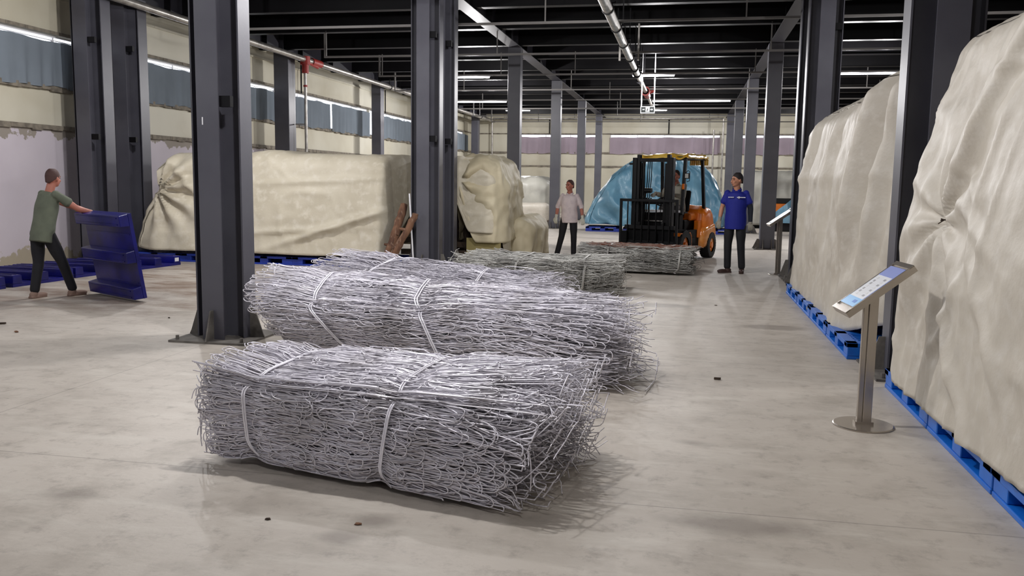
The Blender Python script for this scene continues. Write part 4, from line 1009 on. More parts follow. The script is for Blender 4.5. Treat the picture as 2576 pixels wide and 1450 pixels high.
# ------------------------------------------------------------------ forklift
F = thing('forklift', 'orange and black forklift with yellow film on its roof, driver inside', 'forklift', (-.66, 17.35, 0))
F.rotation_euler = (0, 0, R(-20))
def fb(name, boxes, mt, parent=F, bevel=.006, **k):
    m = MB()
    for b in boxes: m.bb(*b)
    return m.build(name, mt, parent, bevel=bevel, **k)
# mast: outer and inner channel rails
for sx in (-1, 1):
    fb('mast_rail', [((sx*.38-.05, .0, .06), (sx*.38+.04, .02, 2.06)), ((sx*.38-.05, .11, .06), (sx*.38+.04, .13, 2.06)), ((sx*.41-.012, .0, .06), (sx*.41+.012, .13, 2.06))], 'black')
    fb('inner_mast_rail', [((sx*.31-.03, .02, .08), (sx*.31+.03, .04, 2.12)), ((sx*.31-.03, .1, .08), (sx*.31+.03, .12, 2.12)), ((sx*.335-.01, .02, .08), (sx*.335+.01, .12, 2.12))], 'black')
    q = MB(); q.cyl((sx*.24, .12, .1), (sx*.24, .12, 1.95), .032, 12); q.cyl((sx*.24, .12, .1), (sx*.24, .12, 1.3), .042, 12); q.build('lift_cylinder', 'black', F, auto=40)
    q = MB(); q.tube([(sx*.20, .08, 1.7), (sx*.17, .05, 1.3), (sx*.17, .05, .7), (sx*.2, .08, .5)], .008, 6); q.build('lift_chain', 'blackmatt', F)
fb('mast_top_bar', [((-.40, .03, 1.98), (.40, .11, 2.05))], 'black'); fb('mast_crossbar', [((-.40, .1, 1.15), (.40, .13, 1.24))], 'black'); fb('mast_foot_bar', [((-.42, .1, .12), (.42, .2, .34))], 'black')
fb('mast_guide', [((-.52, .04, 1.92), (-.40, .08, 1.96))], 'black')
for i in range(3):
    q = MB(); x = -.14+.04*i; q.tube([(x, .1, 1.98), (x+.01, .06, 1.6), (x-.02, .05, 1.2), (x-.03, .06, .75)], .009, 6); q.build('hydraulic_hose', 'blackmatt', F)
q = MB(); q.cyl((-.16, .03, 1.42), (-.02, .03, 1.42), .05, 12); q.bar((-.12, .04, 1.42), (-.26, .06, 1.15), .03, .03); q.build('hose_pulley', 'black', F, auto=40)
# carriage and load backrest, forks on the floor
fb('carriage', [((-.52, -.10, .34), (.52, -.04, .44)), ((-.52, -.10, .66), (.52, -.04, .74)), ((-.28, -.04, .3), (-.22, .08, .8)), ((.22, -.04, .3), (.28, .08, .8))], 'black')
fb('carriage_plate', [((-.5, -.045, .28), (.5, -.035, .68))], 'blackmatt')
for (a, b) in (((-.60, -.14, 1.20), (.58, -.10, 1.255)), ((-.60, -.14, .36), (.58, -.10, .41)), ((-.62, -.14, .34), (-.57, -.10, 1.255)), ((.55, -.14, .34), (.60, -.10, 1.255))): fb('load_backrest_bar', [(a, b)], 'black')
for x in (-.45, -.3, -.15, .0, .15, .3, .43): fb('backrest_upright', [((x-.01, -.135, .41), (x+.01, -.105, 1.2))], 'black')
for x in (-.50, .12):
    q = MB(); q.bb((x-.06, -.17, .05), (x+.06, -.12, .62)); q.prism([(-.17, .05), (-.17, .095), (-1.10, .065), (-1.14, .05)], 0, x-.06, x+.06); q.build('fork', 'blackmatt', F)
fb('backrest_side_plate', [((-.62, -.13, .16), (-.55, -.09, .36))], 'black')
# body
fb('floor_plate', [((-.5, .3, .35), (.5, 1.2, .45))], 'blackmatt'); fb('chassis', [((-.42, .15, .16), (.42, 2.1, .42))], 'blackmatt', bevel=.01)
fb('dashboard', [((-.45, .36, .45), (.45, .58, .98))], 'blackmatt', bevel=.02); fb('dashboard_trim', [((-.44, .35, .99), (.46, .40, 1.035))], 'white')
for z in (.62, .80): fb('dash_rail', [((-.40, .32, z), (.30, .345, z+.025))], 'galv')
fb('yellow_plate', [((-.02, .19, .385), (.11, .215, .435))], 'ylabel'); fb('tilt_bracket', [((.3, .2, .42), (.5, .3, .5))], 'black')
for sx in (-1, 1):
    # front fenders, orange lip on the outer side
    q = MB(); pr_ = [(.02, .54), (.06, .60), (.62, .60), (.70, .52), (.74, .20), (.72, .20), (.68, .51), (.61, .58), (.07, .58)]
    q.prism(pr_, 0, sx*.40, sx*.60); q.build('front_fender', 'orange' if sx > 0 else 'black', F)
    # wheels
    def wheel(nm, c, r, w_):
        m = MB(); x0, x1 = c[0]-w_/2, c[0]+w_/2; n_ = 28
        prof_ = [(x0, r*.55), (x0, r*.93), (x0+.02, r*.985), (x1-.02, r*.985), (x1, r*.93), (x1, r*.55)]
        vs = []; 
        for k in range(n_):
            a = 2*PI*k/n_; vs += [(px, c[1]+pr2*math.cos(a), c[2]+pr2*math.sin(a)) for (px, pr2) in prof_]
        fs = [(k*6+j, k*6+j+1, ((k+1) % n_)*6+j+1, ((k+1) % n_)*6+j) for k in range(n_) for j in range(5)]
        m.add(vs, fs)
        for k in range(n_):
            a = 2*PI*(k+.5)/n_; rot = Euler((a, 0, 0)).to_matrix()
            m.box((c[0], c[1]+r*.96*math.cos(a), c[2]+r*.96*math.sin(a)), (w_*.96, r*.09, r*.11), rot)
        o = m.build(nm, 'rubber', F)
        h = MB(); h.tube([(x0+.03, c[1], c[2]), (x1-.03, c[1], c[2])], r*.56, 20); h.cyl((x1-.03, c[1], c[2]), (x1+.005, c[1], c[2]), r*.25, 14); h.cyl((x0-.005, c[1], c[2]), (x0+.03, c[1], c[2]), r*.25, 14); h.build('rim', 'orange', o, auto=40)
        return o
    wheel('front_wheel', (sx*.50, .36, .33), .33, .22); wheel('rear_wheel', (sx*.52, 1.93, .275), .27, .2)
    # steps and side
    fb('step', [((sx*.44, .78, .22), (sx*.57, 1.3, .26))], 'black'); fb('side_panel', [((sx*.40, .75, .26), (sx*.47, 1.6, .62))], 'blackmatt')
    # guard posts
    for (nm, p0, p1) in (('front_guard_post', (sx*.47, .42, .95), (sx*.44, .62, 2.06)), ('rear_guard_post', (sx*.47, 1.78, .85), (sx*.44, 1.62, 2.06))):
        q = MB(); q.bar(p0, p1, .06, .075); q.build(nm, 'black', F, bevel=.008)
    q = MB(); q.tube([(sx*.5, .5, 1.78), (sx*.56, .45, 1.82), (sx*.6, .44, 1.80), (sx*.6, .44, 1.62), (sx*.54, .47, 1.6)], .008, 6); q.build('lamp_guard', 'black', F)
    l_ = fb('work_lamp', [((sx*.555-.045, .40, 1.66), (sx*.555+.045, .45, 1.77))], 'black', bevel=.012); fb('lamp_lens', [((sx*.555-.035, .393, 1.672), (sx*.555+.035, .40, 1.758))], 'lens', l_)
    fb('turn_signal', [((sx*.478-.02, .42, 1.45), (sx*.478+.02, .47, 1.56))], 'orange')
# bonnet, counterweight with film
fb('seat_base', [((-.34, .95, .45), (.34, 1.55, .82))], 'blackmatt', bevel=.02)
def film_body(name, mt, cx, prof_, x0, x1, seed, amp=.018, top_round=.12):
    """lofted rounded panel: prof_ is the side outline (y, z)"""
    ys = []; n = 40; pts = [Vector((p[0], p[1])) for p in prof_]; per_ = [0]
    for i in range(len(pts)): per_.append(per_[-1]+(pts[(i+1) % len(pts)]-pts[i]).length)
    ring = []
    for k in range(n):
        d = per_[-1]*k/n; i = max(j for j in range(len(pts)) if per_[j] <= d); t_ = (d-per_[i])/(per_[i+1]-per_[i]); q = pts[i].lerp(pts[(i+1) % len(pts)], t_); ring.append(q)
    c = sum(ring, Vector((0, 0)))/n; V = []; NX = 22
    for i in range(NX+1):
        t_ = -1+2*i/NX; sc_ = (1-abs(t_)**5*.22) if abs(t_) < .999 else .70
        for q in ring: r_ = c+(q-c)*sc_; V.append((x0+(x1-x0)*(i/NX), r_.x, r_.y))
    V = np.array(V); N_ = n
    ctr = np.array([(x0+x1)/2, c.x, c.y]); dn = V-ctr; dn /= np.linalg.norm(dn, axis=1, keepdims=True)
    V = V+dn*(amp*ridge(V*np.array([1, 1, .6]), 4.0, seed)+amp*.8*vn(V, 9, seed))[:, None]
    Fq = [(i*N_+k, i*N_+(k+1) % N_, (i+1)*N_+(k+1) % N_, (i+1)*N_+k) for i in range(NX) for k in range(N_)]
    m = MB(); m.v = [tuple(v) for v in V]; m.f = Fq+[tuple(range(N_))[::-1], tuple(NX*N_+k for k in range(N_))]; m.mi = [0]*len(m.f)
    return m.build(name, mt, F, auto=60)
film_body('counterweight', 'orange', 0, [(1.55, .24), (1.55, .74), (1.60, 1.02), (1.8, 1.12), (2.1, 1.06), (2.22, .85), (2.24, .3), (2.15, .24)], -.56, .56, 3, .02)
cwf = film_body('plastic_film', 'film', 0, [(1.48, .22), (1.48, .50), (1.53, .66), (2.2, .74), (2.27, .55), (2.25, .26), (1.8, .2)], .22, .6, 8, .02)
fb('blue_logo', [((.585, 1.70, .40), (.604, 1.80, .47))], 'dkblue')
fb('bonnet', [((-.38, 1.2, .80), (.38, 1.7, .95))], 'orange', bevel=.04)
fb('side_red_panel', [((.40, 1.36, .45), (.50, 1.62, .80))], 'orange', bevel=.02)
# seat, steering wheel, levers
q = MB(); q.bb((-.24, 1.0, .88), (.24, 1.46, .98)); q.build('seat_cushion', 'blackmatt', F, bevel=.03)
q = MB(); q.bar((0, 1.48, .98), (0, 1.60, 1.42), .46, .09, up=(0, -1, 0)); q.build('seat_backrest', 'blackmatt', F, bevel=.03)
q = MB(); cz = Vector((-.02, .74, 1.20)); ax = Vector((0, -.5, .86)).normalized(); sx_ = Vector((1, 0, 0)); sy_ = ax.cross(sx_)
q.tube([cz+sx_*math.cos(a)*.17+sy_*math.sin(a)*.17 for a in np.linspace(0, 2*PI, 28, endpoint=False)], .014, 8, closed=True)
for a in (.5, 2.6, 4.7): q.bar(cz, cz+sx_*math.cos(a)*.17+sy_*math.sin(a)*.17, .02, .012)
q.cyl(cz, cz-ax*.34, .03, 10); q.build('steering_wheel', 'black', F, auto=40)
for i in range(3):
    q = MB(); x = -.30-.05*i; q.tube([(x, .55, .98), (x, .56, 1.16), (x+.03, .62, 1.24)], .008, 6); q.ell((x+.03, .62, 1.25), (.018, .018, .022), 8, 6); q.build('control_lever', 'black', F)
# a pale clipboard and a stepped handrail seen through the backrest on the left side
fb('document_holder', [((-.52, .30, .92), (-.36, .31, 1.16))], 'paper'); q = MB(); q.tube([(-.5, .3, .92), (-.5, .3, .52), (-.36, .3, .50)], .012, 6); q.bar((-.5, .3, .66), (-.38, .3, .66), .02, .02); q.bar((-.43, .3, .92), (-.43, .3, .52), .02, .02); q.build('grab_rail', 'galv', F)
q = MB(); q.tube([(-.5, .35, 1.0), (-.47, .42, 1.35), (-.46, .44, 1.5)], [(.05, .03), (.025, .02), (.03, .02)], 8); q.build('side_post', 'black', F); q = MB(); q.bb((-.54, .36, 1.5), (-.36, .44, 1.66)); q.build('mirror', 'black', F, bevel=.04)
# overhead guard
for (a, b) in (((-.47, .60, 2.05), (-.41, 1.72, 2.10)), ((.41, .60, 2.05), (.47, 1.72, 2.10)), ((-.47, .58, 2.05), (.47, .64, 2.10)), ((-.47, 1.66, 2.05), (.47, 1.72, 2.10))): fb('guard_frame', [(a, b)], 'black')
for i in range(6):
    y0 = .74+.155*i; fb('guard_bar', [((-.42, y0, 2.06), (.42, y0+.03, 2.095))], 'black')
# crumpled yellow film over the roof
NX, NY = 60, 60; V = []
for i in range(NX+1):
    for j in range(NY+1):
        a = -1+2*i/NX; b = -1+2*j/NY
        x = a*.53; y = 1.16+b*.62; z = 2.135
        ex = max(0, abs(a)-.9)/.1; ey = max(0, abs(b)-.88)/.12; z -= .085*min(1, max(ex, ey)); x = max(-.5, min(.5, x)) + .02*a*max(ex, ey); V.append((x, y, z))
V = np.array(V); nz = .03*ridge(V, 4, 2)+.02*vn(V, 9, 3); V[:, 2] += nz; V[:, 0] += .015*vn(V, 8, 5); V[:, 1] += .02*vn(V, 7, 6)
q_ = [(i*(NY+1)+j, i*(NY+1)+j+1, (i+1)*(NY+1)+j+1, (i+1)*(NY+1)+j) for i in range(NX) for j in range(NY)]
o = np_mesh('roof_film', V, np.array(q_), 'yellow', F); sd = o.modifiers.new('s', 'SOLIDIFY'); sd.thickness = .004
q = MB()
for i in range(10):
    x = .12+.04*i
    q.bb((x, 1.76, 1.95), (x+.035, 1.77+.012*(i % 2), 2.12))
q.build('roof_film_flap', 'yellow', F)

# ------------------------------------------------------------------ people
def solid(name, mb, mt, parent, voxel=.009, smooth=2, label=None):
    me = mb.mesh(name); tmp = bpy.data.objects.new('tmp', me); C.objects.link(tmp)
    r = tmp.modifiers.new('r', 'REMESH'); r.mode = 'VOXEL'; r.voxel_size = voxel
    if smooth: s_ = tmp.modifiers.new('s', 'SMOOTH'); s_.iterations = smooth; s_.factor = .5
    dg = bpy.context.evaluated_depsgraph_get(); me2 = bpy.data.meshes.new_from_object(tmp.evaluated_get(dg))
    bpy.data.objects.remove(tmp); me2.name = name; me2.materials.clear(); o = link(name, me2, parent, mt, True)
    if label: o['label'] = label
    return o
def V3(*a): return Vector(a)
def limb(mb, pts, rs, n=14, mi=0):
    """smooth tapered limb with rounded ends"""
    P = [Vector(p) for p in pts]; out = []; ro = []
    for i in range(len(P)-1):
        for k in range(6):
            t_ = k/6; out.append(P[i].lerp(P[i+1], t_))
            a, b = rs[i], rs[i+1]
            f = lambda x: x if isinstance(x, tuple) else (x, x)
            a, b = f(a), f(b); e_ = t_*t_*(3-2*t_); ro.append((a[0]+(b[0]-a[0])*e_, a[1]+(b[1]-a[1])*e_))
    out.append(P[-1]); ro.append(rs[-1] if isinstance(rs[-1], tuple) else (rs[-1], rs[-1]))
    mb.tube(out, ro, n, side=(0, 0, 1) if False else None)
    for p, r in ((P[0], ro[0]), (P[-1], ro[-1])): mb.ell(p, (min(r), min(r), min(r)), n, 8)
def hand(mb, w_, d, palmn, size=1.0, curl=.5, spread=.12):
    """palm and five fingers from the wrist point w_ along direction d; palmn is the palm's normal"""
    d = Vector(d).normalized(); pn = Vector(palmn); pn = (pn-d*pn.dot(d)).normalized(); sd = d.cross(pn); s = size
    c = w_+d*.045*s; rot = Matrix((sd, d, pn)).transposed()
    mb.ell(c, (.040*s, .052*s, .017*s), 14, 10, rot); mb.ell(w_+d*.02*s, (.030*s, .04*s, .02*s), 12, 8, rot)
    for i, (off, ln) in enumerate(((-.030, .068), (-.010, .078), (.011, .073), (.030, .056))):
        p = w_+d*.078*s+sd*off*s; dr = (d+sd*off*spread*10).normalized(); pts = [p-d*.03*s, p]
        a = 0
        for seg, fr in ((0, .45), (1, .32), (2, .26)):
            a += curl*(.55 if seg == 0 else .75); dd = dr*math.cos(a)+pn*math.sin(a); pts.append(pts[-1]+dd*ln*fr*s)
        mb.tube(pts, [.010*s, .0098*s, .009*s, .0085*s, .0065*s], 10); mb.ell(pts[-1], (.0068*s,)*3, 8, 6)
    p = w_+d*.025*s-sd*.030*s; q1 = p+(d*.5-sd*.75+pn*.3).normalized()*.035*s; q2 = q1+(d*.85-sd*.2+pn*.45*(.5+curl)).normalized()*.032*s; q3 = q2+(d*.8+sd*.1+pn*.6*(.5+curl)).normalized()*.024*s
    mb.tube([w_+d*.02*s, p, q1, q2, q3], [.013*s, .014*s, .0115*s, .010*s, .0075*s], 10); mb.ell(q3, (.0078*s,)*3, 8, 6)
def head(t, hc, yaw, pitch, s, skin, hairm, receding=False, thin=False, mbbody=None):
    """adds the head shapes to mbbody and builds hair, eyes, brows and lips as children"""
    Rm = Euler((pitch, 0, yaw)).to_matrix(); H_ = lambda x, y, z: hc+Rm @ (Vector((x, y, z))*s)
    mb = mbbody
    mb.ell(H_(0, .008, .02), (.076*s, .094*s, .100*s), 20, 14, Rm); mb.ell(H_(0, -.022, -.045), (.060*s, .068*s, .075*s), 18, 12, Rm)
    mb.ell(H_(0, -.055, -.092), (.030*s, .028*s, .022*s), 12, 8, Rm)      # chin
    mb.ell(H_(0, -.098, -.022), (.013*s, .02*s, .03*s), 10, 8, Euler((pitch-.35, 0, yaw)).to_matrix()); mb.ell(H_(0, -.108, -.040), (.018*s, .015*s, .012*s), 10, 8, Rm)
    for sx in (-1, 1):
        mb.ell(H_(sx*.078, .012, -.012), (.010*s, .019*s, .032*s), 10, 8, Rm); mb.ell(H_(sx*.038, -.068, -.035), (.022*s, .02*s, .02*s), 10, 8, Rm)
        mb.ell(H_(sx*.030, -.082, .018), (.026*s, .014*s, .008*s), 10, 6, Rm)
    mb.ell(H_(0, -.088, -.066), (.026*s, .012*s, .012*s), 10, 6, Rm)
    # eyes, brows, lips
    for sx in (-1, 1):
        e_ = MB(); e_.ell(H_(sx*.030, -.083, .000), (.011*s, .008*s, .005*s), 10, 6, Rm); e_.build('eye', 'hair', t, smooth=True)
        e_ = MB(); e_.tube([H_(sx*.014, -.096, .020), H_(sx*.032, -.094, .025), H_(sx*.050, -.078, .019)], [.004*s, .005*s, .003*s], 6); e_.build('eyebrow', hairm, t, smooth=True)
    e_ = MB(); e_.ell(H_(0, -.0975, -.066), (.022*s, .006*s, .006*s), 12, 6, Rm); e_.build('lips', 'skinred', t, smooth=True)
    hb = MB()
    N1, N2 = 36, 20; vs = []; fs = []
    for i in range(N1):
        az = 2*PI*i/N1                          # 0 = back
        fr = .5-.5*math.cos(az)                 # 1 at the front
        low = -.062+.0*fr; hl = low*(1-fr)+(.062 if not receding else .085)*fr
        sd_ = math.exp(-((abs(math.atan2(math.sin(az), math.cos(az)))-PI/2)/.4)**2); hl += (-.005-hl)*sd_*.75
        for j in range(N2+1):
            el = j/N2; z = .126*math.sin(el*PI/2)+hl*(1-el)*(1-el*.3) if True else 0
            z = hl+(.1245-hl)*math.sin(el*PI/2); zz = (z-.02)/.112; rr_ = math.sqrt(max(0, 1-min(1, zz*zz))) if zz > 0 else 1-.10*min(1, zz*zz)
            x = math.sin(az)*.081*rr_; y = .010+math.cos(az)*.099*rr_
            vs.append(H_(x, y, z))
    for i in range(N1):
        for j in range(N2): a = i*(N2+1)+j; b = ((i+1) % N1)*(N2+1)+j; fs.append((a, b, b+1, a+1))
    hb.add(vs, fs); hb.add([H_(0, .01, .02)], [])
    o = hb.build('hair', hairm, t, smooth=True); sd2 = o.modifiers.new('s', 'SOLIDIFY'); sd2.thickness = .006*s; sd2.offset = -1
def shoe(t, a, dr, mt, s=1):
    dr = Vector((dr[0], dr[1], 0)).normalized(); rot = Matrix((dr.cross(Vector((0, 0, 1))), dr, Vector((0, 0, 1)))).transposed()
    m = MB(); b = Vector((a[0], a[1], a[2]-.085*s)) ; m.ell(b+dr*.10*s+Vector((0, 0, .034*s)), (.046*s, .10*s, .034*s), 14, 10, rot); m.ell(b-dr*.015*s+Vector((0, 0, .045*s)), (.040*s, .062*s, .045*s), 14, 10, rot); m.box(b+dr*.05*s+Vector((0, 0, .012*s)), (.078*s, .24*s, .024*s), rot)
    m.tube([b-dr*.01*s+Vector((0, 0, .04*s)), Vector(a)], [.046*s, .043*s], 12)
    m.v = [(v[0], v[1], max(v[2], b.z)) for v in m.v]
    return solid('shoe', m, mt, t, .008, 2)

def person(label, loc, rz, P, shirt, trous, shoes, hairm, skin='skin', glove=None, sleeve=.45, h=1.72, headyaw=0, headpitch=0, receding=False, seated=False, collar=None, curl=.6, hem=None, belly=1.0, group=None, dark_sleeve=None, longs=False):
    t = thing('person', label, 'person', loc, rz, group); s = h/1.72
    J = {k: Vector(v)*s for k, v in P.items()}
    b = MB(); sh = MB(); tr = MB()
    pel, ch, nk, hd = J['pelvis'], J['chest'], J['neck'], J['head']
    side = (J['shL']-J['shR']).normalized()
    def torso(mb, k, z0=0):
        mid = pel.lerp(ch, .45); shc = (J['shL']+J['shR'])/2
        pts = [pel-(ch-pel).normalized()*(.05+z0)*s, pel, mid, ch, shc-(shc-ch)*.15, shc+(nk-shc)*.6]
        rr_ = [(.165*k, .118*k*belly), (.168*k, .122*k*belly), (.158*k, .118*k*belly), (.172*k, .122*k), (.165*k, .105*k), (.075*k, .065*k)]
        out, ro = [], []
        for i in range(len(pts)-1):
            for q in range(6):
                u = q/6; e_ = u*u*(3-2*u); out.append(pts[i].lerp(pts[i+1], u)); ro.append(tuple((rr_[i][c]+(rr_[i+1][c]-rr_[i][c])*e_)*s for c in (0, 1)))
        out.append(pts[-1]); ro.append(tuple(c*s for c in rr_[-1])); mb.tube(out, ro, 24, side=side)
        for q in ('shL', 'shR'): mb.ell(J[q], (.050*k*s,)*3, 14, 10)
    torso(b, .9); limb(b, [ch, nk, nk.lerp(hd, .75)], [.07*s, .056*s, .054*s])
    head(t, hd, headyaw, headpitch, s, skin, hairm, receding, mbbody=b)
    for q in 'LR':
        S_, E_, W_ = J['sh'+q], J['el'+q], J['wr'+q]
        limb(b, [S_, S_.lerp(E_, .5), E_], [.050*s, .047*s, .038*s]); limb(b, [E_, E_.lerp(W_, .35), W_], [.038*s, .039*s, (.027*s, .025*s)])
        d = (W_-E_).normalized(); d = Vector(P.get('hd'+q, d)).normalized()
        pn = Vector(P.get('pn'+q, (-(1 if q == 'L' else -1), 0, 0)))
        if glove:
            g = MB(); hand(g, W_, d, pn, s*1.08, curl); g.tube([W_-d*.055*s, W_, W_+d*.02*s], [.034*s, .031*s, .03*s], 12)
            # mirror thumb side handled by palm normal
            solid('glove', g, glove, t, .0062, 1); limb(b, [W_, W_+d*.03*s], [.02*s, .015*s])
        else: hand(b, W_, d, pn, s, curl)
        e = S_.lerp(E_, sleeve) if not longs else E_
        if sleeve > 1 or longs:
            limb(sh, [S_, S_.lerp(E_, .5), E_], [.050*s, .056*s, .052*s]); x_ = E_.lerp(W_, sleeve-1 if sleeve > 1 else .85); limb(sh, [E_, E_.lerp(x_, .6), x_], [.054*s, .052*s, .046*s])
        else: limb(sh, [S_, S_.lerp(E_, sleeve*.6), e], [.050*s, .058*s, .060*s]); sh.tube([S_.lerp(E_, sleeve*.7), S_.lerp(E_, sleeve+.04)], [.061*s, .067*s], 16)
        H_, K_, A_ = J['hip'+q], J['kn'+q], J['an'+q]
        limb(b, [H_, K_, A_], [.075*s, .048*s, .036*s]); limb(tr, [H_, H_.lerp(K_, .5), K_, K_.lerp(A_, .5), A_+(K_-A_).normalized()*.03*s], [.090*s, .085*s, .068*s, .062*s, .060*s])
        shoe(t, A_, P.get('toe'+q, (0, -1)), shoes, s)
        if dark_sleeve and q == dark_sleeve:
            m_ = MB(); limb(m_, [S_.lerp(E_, .4), E_, E_.lerp(W_, .9)], [.056*s, .047*s, .036*s]); solid('arm_sleeve', m_, 'sleeve', t, .009)
    tr.ell(pel-Vector((0, 0, .03*s)), (.166*s, .122*s*belly, .12*s), 18, 12); limb(tr, [J['hipL'], J['hipR']], [.088*s, .088*s])
    if not seated: tr.tube([pel+Vector((0, 0, .06*s)), pel-Vector((0, 0, .06*s))], [(.162*s, .118*s), (.172*s, .125*s)], 20, side=side)
    torso(sh, 1.09, .05 if hem is None else hem)
    body = solid('body', b, skin, t, .009, 1); solid('shirt', sh, shirt, t, .010, 3); solid('trousers', tr, trous, t, .010, 3)
    if collar:
        c_ = MB(); ax = (nk.lerp(hd, .5)-nk).normalized(); f_ = Vector((0, -1, 0)); bas = nk+ax*-.01*s
        pts = [bas+Vector((math.sin(a)*.068, -math.cos(a)*.066-.004, .028*math.cos(a)*-1+.012))*s for a in np.linspace(.35, 2*PI-.35, 26)]
        vs = []; fs = []
        for p in pts: vs += [p+Vector((0, 0, .022*s)), p*1+((p-bas)*.22)+Vector((0, 0, -.016*s))]
        for i in range(len(pts)-1): fs.append((2*i, 2*i+1, 2*i+3, 2*i+2))
        c_.add(vs, fs); o = c_.build('collar', collar, t, smooth=True); sd2 = o.modifiers.new('s', 'SOLIDIFY'); sd2.thickness = .004
    return t, J
stand_ = dict(pelvis=(0, 0, .93), chest=(0, .0, 1.22), neck=(0, .015, 1.42), head=(0, -.01, 1.585), shL=(.156, .01, 1.362), shR=(-.156, .01, 1.362),
              elL=(.235, .03, 1.11), elR=(-.235, .03, 1.11), wrL=(.25, -.03, .88), wrR=(-.25, -.03, .88), hipL=(.09, 0, .88), hipR=(-.09, 0, .88),
              knL=(.11, -.01, .48), knR=(-.11, -.01, .48), anL=(.13, .03, .085), anR=(-.13, .03, .085))
# man in olive, seen from behind, both arms reaching to the pallet
p1 = dict(stand_); p1.update(pelvis=(0, -.02, .88), chest=(0, -.09, 1.18), neck=(-.01, -.14, 1.405), head=(-.02, -.19, 1.57), shL=(.165, -.16, 1.36), shR=(-.175, -.10, 1.36),
    elL=(.02, -.42, 1.21), wrL=(-.18, -.60, 1.125), elR=(-.33, -.30, 1.17), wrR=(-.40, -.55, 1.095), hdL=(-.7, -.8, -.12), hdR=(-.4, -1, -.1), pnL=(0, 0, -1), pnR=(0, 0, -1),
    hipL=(.085, 0, .85), hipR=(-.085, -.02, .85), knR=(-.11, -.20, .46), anR=(-.12, -.33, .085), knL=(.09, .0, .46), anL=(.09, .08, .085), toeL=(.1, -1), toeR=(-.15, -1))
person('person in olive t-shirt and black trousers, back turned, holding the upright navy pallet', (-7.96, 9.58, 0), R(166), p1, 'olive', 'trousers', 'shoe2', 'hairb', 'skinred', 'gloveg', .55, 1.66, headyaw=R(12), curl=.5, hem=.10)
# off-white sweater
p2 = dict(stand_); p2.update(elR=(-.27, .05, 1.13), wrR=(-.29, .0, .90), elL=(.25, .05, 1.13), wrL=(.30, -.04, .89), anR=(-.26, .0, .085), knR=(-.16, -.02, .47), hipR=(-.1, 0, .88), anL=(.10, .06, .085), pnL=(-.3, .9, 0), pnR=(.3, .9, 0), toeR=(-.4, -1), toeL=(.2, -1), chest=(-.01, 0, 1.22))
person('person in off-white sweater and black trousers with white gloves, standing behind the wire bundles', (-2.33, 17.7, 0), R(-4), p2, 'pinkwhite', 'trousers', 'shoe', 'hairb', 'skinred', 'glove', 1.12, 1.62, headyaw=R(-30), receding=True, collar='pinkwhite', hem=.10, belly=1.12, longs=False)
# blue polo shirt
p3 = dict(stand_); p3.update(elR=(-.235, .0, 1.12), wrR=(-.255, -.07, .90), elL=(.235, .04, 1.11), wrL=(.245, .02, .87), anR=(-.10, -.02, .085), anL=(.13, .05, .085), toeR=(-.9, -.9), toeL=(.15, -1), pnL=(-.3, .9, 0), pnR=(.3, .9, 0))
t3, J3 = person('person in blue polo shirt with one dark arm sleeve, standing right of the forklift', (.87, 15.8, 0), R(-14), p3, 'blueshirt', 'trousers', 'shoe', 'hair', 'skin', 'gloveg', .62, 1.78, headyaw=R(-48), collar='blueshirt', hem=.13, dark_sleeve='L', belly=1.08)
m = MB()
for i in range(10):
    x = -.11+.024*i if i < 4 else -.06+.024*i
    m.bb((x, -.150, 1.285), (x+.018, -.138, 1.30))
m.xf(Matrix.Scale(1.78/1.72, 4)); m.build('chest_lettering', 'white', t3)
m = MB(); m.tube([(.07+.016*math.cos(a), -.146, 1.335+.016*math.sin(a)) for a in np.linspace(0, 2*PI, 12, endpoint=False)], .004, 5, closed=True); m.bb((.066, -.15, 1.322), (.074, -.142, 1.348)); m.build('chest_emblem', 'white', t3)
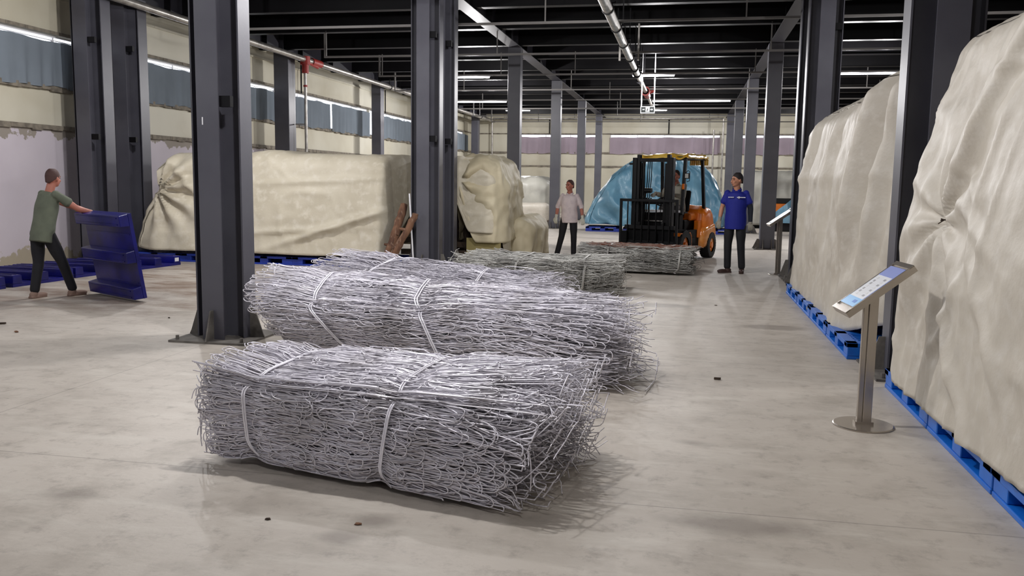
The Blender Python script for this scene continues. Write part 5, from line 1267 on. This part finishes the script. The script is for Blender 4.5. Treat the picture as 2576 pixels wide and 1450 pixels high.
# driver
p4 = dict(pelvis=(0, .12, 1.06-.05), chest=(0, .09, 1.30), neck=(0, .04, 1.50), head=(0, -.01, 1.665), shL=(.17, .06, 1.465), shR=(-.17, .06, 1.465),
    elL=(.22, -.13, 1.24), wrL=(.10, -.33, 1.27), elR=(-.25, -.12, 1.26), wrR=(-.30, -.36, 1.30), hipL=(.09, .08, .98), hipR=(-.09, .08, .98), knL=(.14, -.36, 1.0), knR=(-.14, -.36, 1.0), anL=(.12, -.50, .62), anR=(-.12, -.50, .62),
    hdL=(-.3, -1, -.1), hdR=(.1, -1, -.2), pnL=(0, -.1, -1), pnR=(0, -.1, -1))
c25, s25 = math.cos(R(20)), math.sin(R(20)); lx, ly = .04, 1.17
person('person in grey long-sleeved shirt driving the forklift', (-.66+lx*c25+ly*s25, 17.35-lx*s25+ly*c25, .055), R(-20), p4, 'greyshirt', 'gtrousers', 'shoe', 'hair', 'skinred', 'gloveg', 1.7, 1.72, headyaw=R(-8), receding=True, seated=True, collar='greyshirt', longs=False)

# ------------------------------------------------------------------ small debris
def crumb(x, y, r, h, mt, label, seed, stick=False):
    r *= .5; h *= .5
    rnd = random.Random(seed); m = MB()
    if stick: m.bar((x-r, y, .01), (x+r, y+rnd.uniform(-.03, .03), .012), .02, .016)
    else:
        m.ell((x, y, h*.45), (r, r*.6, h*.5), 8, 5); m.v = [(a+rnd.uniform(-.2, .2)*r, b+rnd.uniform(-.2, .2)*r, max(.002, c+rnd.uniform(-.1, .1)*h)) for a, b, c in m.v]
    tag(m.build('debris', mt), label, 'debris')
D = [(-6.95, 7.72, .07, .02, 'timber', 'flat dark splinter on the floor left of the broad front column', True), (-6.45, 7.35, .05, .04, 'log', 'small curled brown scrap on the left floor', False),
     (-5.55, 8.55, .03, .03, 'timber', 'tiny dark clod on the floor near the column, left of two', False), (-5.05, 8.45, .03, .03, 'timber', 'tiny dark clod on the floor near the column, right of two', False),
     (-1.82, 3.52, .03, .02, 'timber', 'small brown crumb on the floor in front of the nearest bundle', False), (-1.4, 3.56, .035, .02, 'log', 'brown chip on the floor before the nearest bundle tie', False),
     (.43, 11.4, .04, .02, 'timber', 'dark chip on the aisle floor right of the bundles', False), (.3, 7.0, .05, .01, 'timber', 'thin dark sliver on the aisle floor', True)]
for i, (x, y, r, h, mt, lb, st_) in enumerate(D): crumb(x, y, r, h, mt, lb, i, st_)
